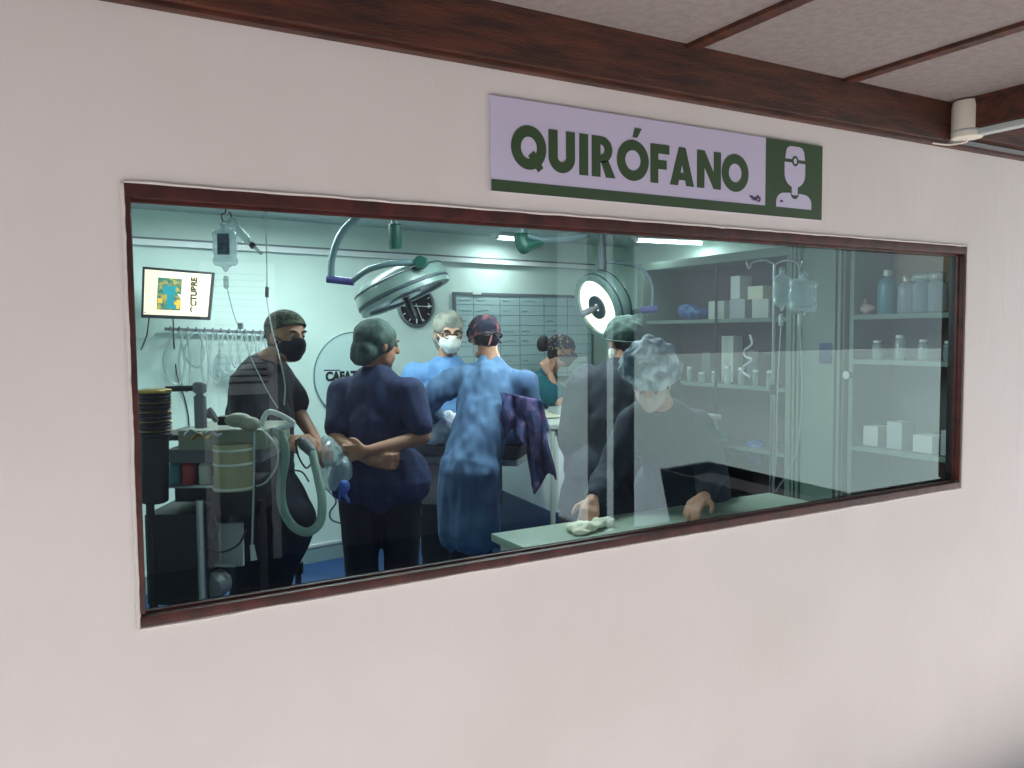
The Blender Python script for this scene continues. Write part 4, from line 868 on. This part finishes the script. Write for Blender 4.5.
for k, (px, l) in enumerate(((921, 'large clear jug with foil top, third from the far end of the top shelf'), (937, 'large clear jug with foil top, nearest on the top shelf'))):
    q = aX(px, 313, RX+.1); t = thing('jug', l, 'jug', (RX+.1, q.y, Z2)); MB().lathe([(.042, 0), (.05, .01), (.05, .17), (.03, .19)], (RX+.1, q.y, Z2), n=22).build('jug_body', 'bag', t)
    organic('foil_top', [('e', (RX+.1, q.y, Z2+.205), (.05, .05, .03), None)], 'foil', t, vox=.007, fold=.01, ffreq=30)
tag(organic('cloth_bundle', [('e', (RX+.1, aX(868, 306, RX+.1).y, Z2+.035), (.05, .06, .03), None), ('c', (RX+.1, aX(864, 300, RX+.1).y, Z2+.06), .02, (RX+.1, aX(866, 292, RX+.1).y, Z2+.09), .014)], 'maskpink', None, vox=.008, fold=.01, ffreq=20), 'small pale pink bundle on the top shelf left of the teal bottle', 'bundle')
random.seed(11)
for k in range(4):
    y = .52+k*.15; h_ = random.uniform(.08, .15); t = thing('jar', 'faint clear jar on the second shelf of the nearer bay', 'jar', (RX+.09, y, 1.422), 'jars in the nearer bay'); rr = .03
    MB().lathe([(rr, 0), (rr, h_*.78), (rr*.7, h_*.88)], (RX+.09, y, 1.422), n=16).build('glass_body', 'bagdim', t); MB().lathe([(rr*.8, h_*.88), (rr*.8, h_)], (RX+.09, y, 1.422), n=16).build('lid', 'white', t)
for k, (y, w, h_, m) in enumerate(((.5, .1, .14, 'greywhite'), (.66, .12, .1, 'offwhite'), (.84, .1, .16, 'greywhite'), (1.0, .1, .12, 'offwhite'))):
    tag(MB().b2((RX+.08, y-w/2, .894), (RX+.2, y+w/2, .894+h_), bev=.004).build('box', m), ('low' if h_ < .13 else 'upright')+' pale carton on the third shelf of the nearer bay, '+('toward the window' if y < .75 else 'toward the ribbed frame'), 'box')
# ================================================================== DRIP STAND (right)
sp = aX(773, 400, 3.3); sx_, sy2 = sp.x, sp.y
t = thing('drip_stand', 'tall steel drip stand holding two clear bags in front of the ribbed frame', 'drip stand', (sx_, sy2, 0)); ztp = aX(777, 264, 3.3).z
MB().cone((sx_, sy2, .08), .014, (sx_, sy2, 1.3), .014, 12).cone((sx_, sy2, 1.3), .009, (sx_, sy2, ztp), .009, 12).build('pole', 'steel', t)
MB().cone((sx_, sy2, 1.27), .022, (sx_, sy2, 1.32), .02, 14).build('height_collar', 'dark', t)
for s1 in (-1, 1):
    d = RX_*s1; P0 = Vector((sx_, sy2, ztp)); MB().tube([P0, P0+d*.05+Vector((0, 0, .02)), P0+d*.11+Vector((0, 0, .01)), P0+d*.13+Vector((0, 0, -.02)), P0+d*.145+Vector((0, 0, .015))], .006, 8, smooth=4).build('hook', 'steel', t)
for k in range(5):
    a = R(72*k+10); e = Vector((sx_+.28*math.cos(a), sy2+.28*math.sin(a), .07)); l = MB().tube([(sx_, sy2, .11), e], .014, 8).build('foot', 'steel', t); MB().cone(e+Vector((-.01, 0, -.035)), .03, e+Vector((.01, 0, -.035)), .03, 14).build('castor', 'dark', l)
def fluid_bag(c, w, h_, label, m='bag', txt=None, ang=0):
    c = Vector(c); rr = Matrix((RX_, FX_, Vector((0, 0, 1)))).transposed(); t = thing('fluid_bag', label, 'fluid bag', c)
    organic('bag_body', [('c', c+rr @ Vector((-w*.28, 0, h_*.28)), w*.2, c+rr @ Vector((w*.28, 0, h_*.28)), w*.2), ('c', c+rr @ Vector((-w*.26, 0, -h_*.3)), w*.22, c+rr @ Vector((w*.26, 0, -h_*.3)), w*.22), ('e', c, (w*.48, w*.2, h_*.42), rr), ('c', c+rr @ Vector((0, 0, -h_*.36)), w*.16, c+rr @ Vector((0, 0, -h_*.5)), w*.1), ('c', c+rr @ Vector((0, 0, h_*.36)), w*.2, c+rr @ Vector((0, 0, h_*.46)), w*.14)], m, t, vox=.006, sm=4)
    MB().tube([c+rr @ Vector((w*.12*math.cos(a), 0, h_*.5+w*.12*math.sin(a))) for a in [k*math.pi/8 for k in range(17)]], .004, 6).build('hanging_loop', m, t)
    return t, rr
fluid_bag(aX(782, 290, 3.28), .10, .2, 'narrower clear fluid bag on the left hook of the drip stand', 'bagdim')
tb2, rr = fluid_bag(aX(803, 295, 3.3), .15, .19, 'wider round clear fluid bag on the right hook of the drip stand', 'bagdim')
for px, sg in ((781, -1), (800, 1)):
    a = aX(px, 314, 3.28); MB().lathe([(.012, 0), (.012, .05), (.006, .06)], a-Vector((0, 0, .06)), n=12).tube([a-Vector((0, 0, .06)), a+Vector((sg*.02, 0, -.4)), a+Vector((-.02, 0, -.7)), Vector((sx_, sy2, a.z-.95))], .004, 6, smooth=5).build('drip_line', 'cleartube', tb2)
# ================================================================== LEFT FLUID BAG
c = D(225, 247.5, 3.8)
t, rr = fluid_bag(c, .125, .205, 'clear fluid bag with a grey printed label hanging at the upper left')
f_ = lambda x, z, d=-.033: c+rr @ Vector((x, d, z))
MB().box(f_(.004, .012), (.055, .003, .095), rr).build('printed_label', 'bagtext', t, smooth=False)
MB().lathe([(.006, 0), (.012, .01), (.012, .05), (.008, .06)], c-Vector((0, 0, .19)), n=12).build('drip_chamber', 'cleartube', t)
MB().tube([c-Vector((0, 0, .18)), D(228, 292, 3.8), D(234, 315, 3.8), D(241, 332, 3.8), D(252, 360, 3.7), D(268, 392, 3.6), D(278, 408, 3.5)], .0026, 6, smooth=5).build('drip_line', 'cleartube', t)
MB().box(D(240.5, 326, 3.79), (.022, .02, .03), rr, .004).build('roller_clamp', 'greywhite', t)
t = thing('ceiling_hook', 'small dark wire hook in the theatre ceiling above the left fluid bag', 'hook', D(225, 205, 3.8)); h0 = D(226, 214, 3.8)
o = MB().tube([Vector((h0.x, h0.y, OC)), h0+Vector((0, 0, .02)), h0+rr @ Vector((-.02, 0, .0)), h0+rr @ Vector((-.016, 0, -.03)), h0+rr @ Vector((.012, 0, -.036)), h0+rr @ Vector((.024, 0, -.01)), h0+rr @ Vector((.014, 0, .008))], .0035, 8, smooth=4).build('hook_wire', 'dark', t)
t = thing('spare_drip_set', 'clear drip chamber and folded tube slanting to the right from the left fluid bag', 'drip set', D(245, 240, 3.75))
MB().tube([D(228, 222, 3.78), D(234, 219, 3.76), D(238, 228, 3.75)], .009, 8, smooth=4).build('folded_tube', 'cleartube', t)
MB().cone(D(237, 229, 3.75), .016, D(247, 240, 3.75), .02, 14).build('chamber', 'bag', t)
MB().cone(D(251, 244, 3.75), .014, D(254, 247, 3.75), .014, 12).build('clamp', 'dark', t)
MB().cone(D(247, 240, 3.75), .01, D(262, 254, 3.75), .007, 12).build('spike', 'cleartube', t)
t = thing('hanging_line', 'thin clear line with a grey clamp hanging above the man with the olive cap', 'drip line', D(267, 290, 3.5))
MB().tube([Vector((*D(267, 240, 3.5)[:2], OC)), D(267, 285, 3.5), D(267, 300, 3.5), D(272, 330, 3.45), D(280, 360, 3.4), D(285, 385, 3.4), D(284, 405, 3.4)], .003, 6, smooth=5).build('line', 'cleartube', t)
MB().cone(D(267, 287, 3.5), .008, D(267, 297, 3.5), .008, 10).build('clamp', 'grey', t)
# ================================================================== ANAESTHESIA CART (left)
t = thing('anaesthesia_machine', 'dark anaesthesia machine with a pale shelf, beige canister and black bellows at the left', 'medical machine', Z(D(190, 560, 3.1), 0))
rr = Matrix((RX_, FX_, Vector((0, 0, 1)))).transposed()
def mx(px, py, d, sx, sz, sy_, m, name, par=None, bev=.006): return MB().box(D(px, py, d)+FX_*sy_/2, (sx, sy_, sz), rr, bev).build(name, m, par or t)
dd = 3.1; k_ = dd/F
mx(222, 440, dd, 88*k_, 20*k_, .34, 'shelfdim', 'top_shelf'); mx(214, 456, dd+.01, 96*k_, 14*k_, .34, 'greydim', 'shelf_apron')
mx(174, 438, dd+.1, 40*k_, 6*k_, .3, 'dark', 'side_arm')
mx(205, 475, dd+.2, 66*k_, 58*k_, .22, 'dark', 'machine_body'); mx(232, 500, dd+.15, 46*k_, 36*k_, .25, 'black', 'lower_body')
mx(180, 487, dd, 78*k_, 3*k_, .32, 'steel', 'lower_tray')
a = D(233, 444, dd-.02); b = D(234, 490, dd-.02); MB().cone(a, .072, b, .072, 28).build('absorber_canister', 'beige', t)
for py in (449, 463, 487): q = D(233.5, py, dd-.02); MB().lathe([(.072, -.004), (.0755, -.002), (.0755, .004), (.072, .006)], q, n=28).build('canister_ring', 'offwhite', t)
# black bellows with brass rings
a = D(154, 392, 2.95)
mb = MB(); prof = []
for i in range(13): prof += [(.053, -.012*i), (.058, -.012*i-.006)]
prof += [(.05, -.165)]; mb.lathe(list(reversed([(r_, z_) for r_, z_ in prof])), a, n=30).build('bellows', 'black', t)
MB().lathe([(.055, -.004), (.06, .0), (.06, .008), (.04, .012)], a, n=30).build('brass_cap', 'gold', t)
for i in range(4): q = a-Vector((0, 0, .036+.034*i)); MB().lathe([(.0575, -.002), (.0600, 0), (.0575, .002)], q, n=30).build('brass_ring', 'gold', t)
MB().cone(D(154, 435, 2.95), .05, D(154, 500, 3.0), .05, 24).build('lower_cylinder', 'black', t)
MB().cone(D(166, 389, 3.0), .0105, D(200, 388, 3.0), .0105, 12).build('crossbar', 'dark', t)
a = D(201, 428, 3.0); MB().lathe([(.022, 0), (.022, .115), (.014, .122), (.014, .126), (.024, .132), (.024, .162), (.016, .168)], a, n=20).build('valve_post', 'grey', t)
MB().lathe([(.028, 0), (.03, .004), (.03, .014)], D(211, 416, 3.02), (.9, -.3, .5), 22).cone(D(204, 413, 3.02), .012, D(211, 416, 3.02), .012).build('pressure_gauge', 'black', t)
mx(226, 421, dd-.02, .07, .034, .06, 'black', 'black_block', bev=.008)
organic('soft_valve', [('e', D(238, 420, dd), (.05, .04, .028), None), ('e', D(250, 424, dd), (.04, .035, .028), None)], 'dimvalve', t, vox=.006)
for k, (px, py) in enumerate(((200, 436), (193, 432), (212, 433))): MB().tube([D(px-8, py+3, dd-.03), D(px-2, py-2, dd-.05), D(px+5, py+2, dd-.05), D(px+10, py+1, dd-.03)], .006, 8, smooth=4).build('valve_lever', 'steel' if k else 'gold', t)
# frame legs and castors
for px, d in ((200, 3.05), (150, 3.05), (262, 3.3), (200, 3.5)):
    a = D(px, 500, d); l = MB().cone(a, .015, Z(a, .1), .015, 12).build('frame_leg', 'steel' if px == 200 else 'dark', t); MB().cone(Z(a, .06)-RX_*.018, .06, Z(a, .06)+RX_*.018, .06, 24).build('castor', 'dark', l)
q = D(212, 590, 3.3); q.z = .55
mx(175, 560, 3.2, 60*k_, 95*k_, .3, 'dark', 'side_cabinet')
# round ended motor on a bracket by the left leg
a = D(215, 585, 3.3); MB().lathe([(.03, -.05), (.055, -.04), (.055, .02), (.04, .045), (.012, .055)], a, -FX_, 26).build('round_motor', 'grey', t)
MB().box(D(212, 565, 3.32), (.2, .02, .015), rr, .003).build('cross_rail', 'steel', t)
mx(222, 545, 3.36, .17, .18, .02, 'greywhite', 'rear_panel')
for pts in (((207, 520), (212, 540), (218, 530), (214, 515)), ((205, 545), (220, 552), (238, 545), (246, 530)), ((262, 430), (276, 445), (277, 465), (266, 482), (256, 486)), ((254, 432), (254, 470), (253, 510), (252, 545))):
    MB().tube([D(x, y, 3.05) for x, y in pts], .004, 6, smooth=5).build('cable', 'dark' if pts[0][0] < 210 else 'cleartube', t)
MB().cone(D(252, 545, 3.05), .008, D(254, 560, 3.05), .012, 12).build('cable_plug', 'greywhite', t)
# bottles on the lower tray
for px, m, l in ((158, 'bluepack', 'blue labelled bottle on the machine tray, leftmost'), (172, 'tealbottle', 'teal bottle on the machine tray, second from the left'), (186, 'redpack', 'red and white pack on the machine tray, third from the left'), (203, 'offwhite', 'off-white pack on the machine tray, by the dark body')):
    b = D(px, 486, 3.12)+FX_*.03; t2 = thing('bottle', l, 'bottle', b); MB().lathe([(.022, 0), (.024, .004), (.024, .075), (.01, .09)], b, n=18).build('bottle_body', m, t2); MB().cone(b+Vector((0, 0, .09)), .011, b+Vector((0, 0, .108)), .010, 12).build('cap', 'white', t2)
# grey-teal board behind the machine
a, b = aB(146, 345, .02), aB(158, 385, .02); mb = skewbox(a.x, aB(165, 345).x, .012, b.z-.35, a.z-.02)
# mask and corrugated hose
t = thing('breathing_circuit', 'looped pale green corrugated hose with a white triangular frame, before the man in black', 'breathing hose', D(278, 424, 3.2))
MB().tube([D(261, 432, 3.2), D(264, 418, 3.2), D(269, 412, 3.2), D(278, 414, 3.2), D(291, 421, 3.2), D(292, 424, 3.2), D(280, 428, 3.2), D(268, 430, 3.2), D(261, 432, 3.2)], .011, 10, smooth=4).build('mask_frame', 'white', t)
MB().tube([D(259, 427, 3.18), D(262, 435, 3.18)], .012, 10).build('hose_elbow', 'greywhite', t)
hp = [D(*q) for q in ((262, 433, 3.2), (276, 432, 3.18), (284, 442, 3.16), (285, 460, 3.15), (281, 485, 3.15), (283, 508, 3.15), (293, 526, 3.15), (308, 532, 3.15), (320, 522, 3.18), (322, 500, 3.2), (318, 478, 3.25), (314, 460, 3.3), (313, 452, 3.35))]
MB().tube(hp, .0165, 12, smooth=14, corr=.1).build('corrugated_hose', 'hose', t)
mb = MB().cone(D(314, 454, 3.35), .02, D(304, 444, 3.4), .026, 14).cone(D(304, 444, 3.4), .016, D(299, 438, 3.4), .012, 12); mb.build('hose_connector', 'grey', t)
MB().tube([D(296, 440, 3.38), D(298, 455, 3.35), D(306, 468, 3.35), D(312, 462, 3.35)], .004, 6, smooth=5).tube([D(290, 470, 3.4), D(302, 472, 3.4), D(309, 482, 3.4)], .004, 6, smooth=4).build('sampling_line', 'dark', t)
# clear bag with blue glove colours beside the navy woman
o = organic('plastic_bag', [('e', D(333, 455, 3.86), (.055, .05, .06), None), ('e', D(330, 478, 3.86), (.06, .05, .07), None), ('e', D(344, 470, 3.82), (.045, .04, .06), None), ('c', D(326, 441, 3.9), .02, D(332, 450, 3.88), .035)], 'bag', None, vox=.008, fold=.018, ffreq=22); tag(o, 'crumpled clear plastic bag between the man in black and the navy-clad woman', 'bag')
o = organic('glove', [('e', D(344, 487, 3.78), (.03, .02, .035), None), ('c', D(343, 492, 3.78), .012, D(349, 502, 3.78), .008), ('c', D(340, 490, 3.78), .01, D(339, 500, 3.78), .008)], 'blue', None, vox=.006, fold=.004, ffreq=30); tag(o, 'crumpled blue glove at the foot of the clear plastic bag', 'glove')
# footswitch / stand base at floor by hoses
t = thing('floor_stand', 'low dark footed stand with a white bar near the hoses, on the blue floor', 'stand', Z(D(298, 590, 4.6), 0))
a = D(298, 575, 4.5); a.z = 0
MB().cone(Z(a, .02), .12, Z(a, .06), .10, 24).build('base', 'dark', t); MB().cone(Z(a, .05), .018, Z(a, .42), .018, 12).build('stem', 'dark', t)
MB().tube([Z(a-RX_*.2, .22), Z(a+RX_*.02, .22)], .012, 8).build('crossbar', 'white', t)
MB().cone(Z(a, .3), .03, Z(a, .36), .03, 14).build('clamp', 'black', t)
# loose cable at the navy woman's side
tag(MB().tube([D(322, 485, 4.3), D(336, 500, 4.3), D(330, 512, 4.3), D(332, 520, 4.3), D(344, 524, 4.3)], .005, 6, smooth=6).build('cable', 'grey'), 'thin grey cable looping at the left of the navy-clad woman\'s trousers', 'cable')
vs_ = bpy.context.scene.view_settings; vs_.view_transform = 'Standard'; vs_.look = 'None'; vs_.gamma = 1; vs_.use_curve_mapping = False; vs_.exposure = 0.0
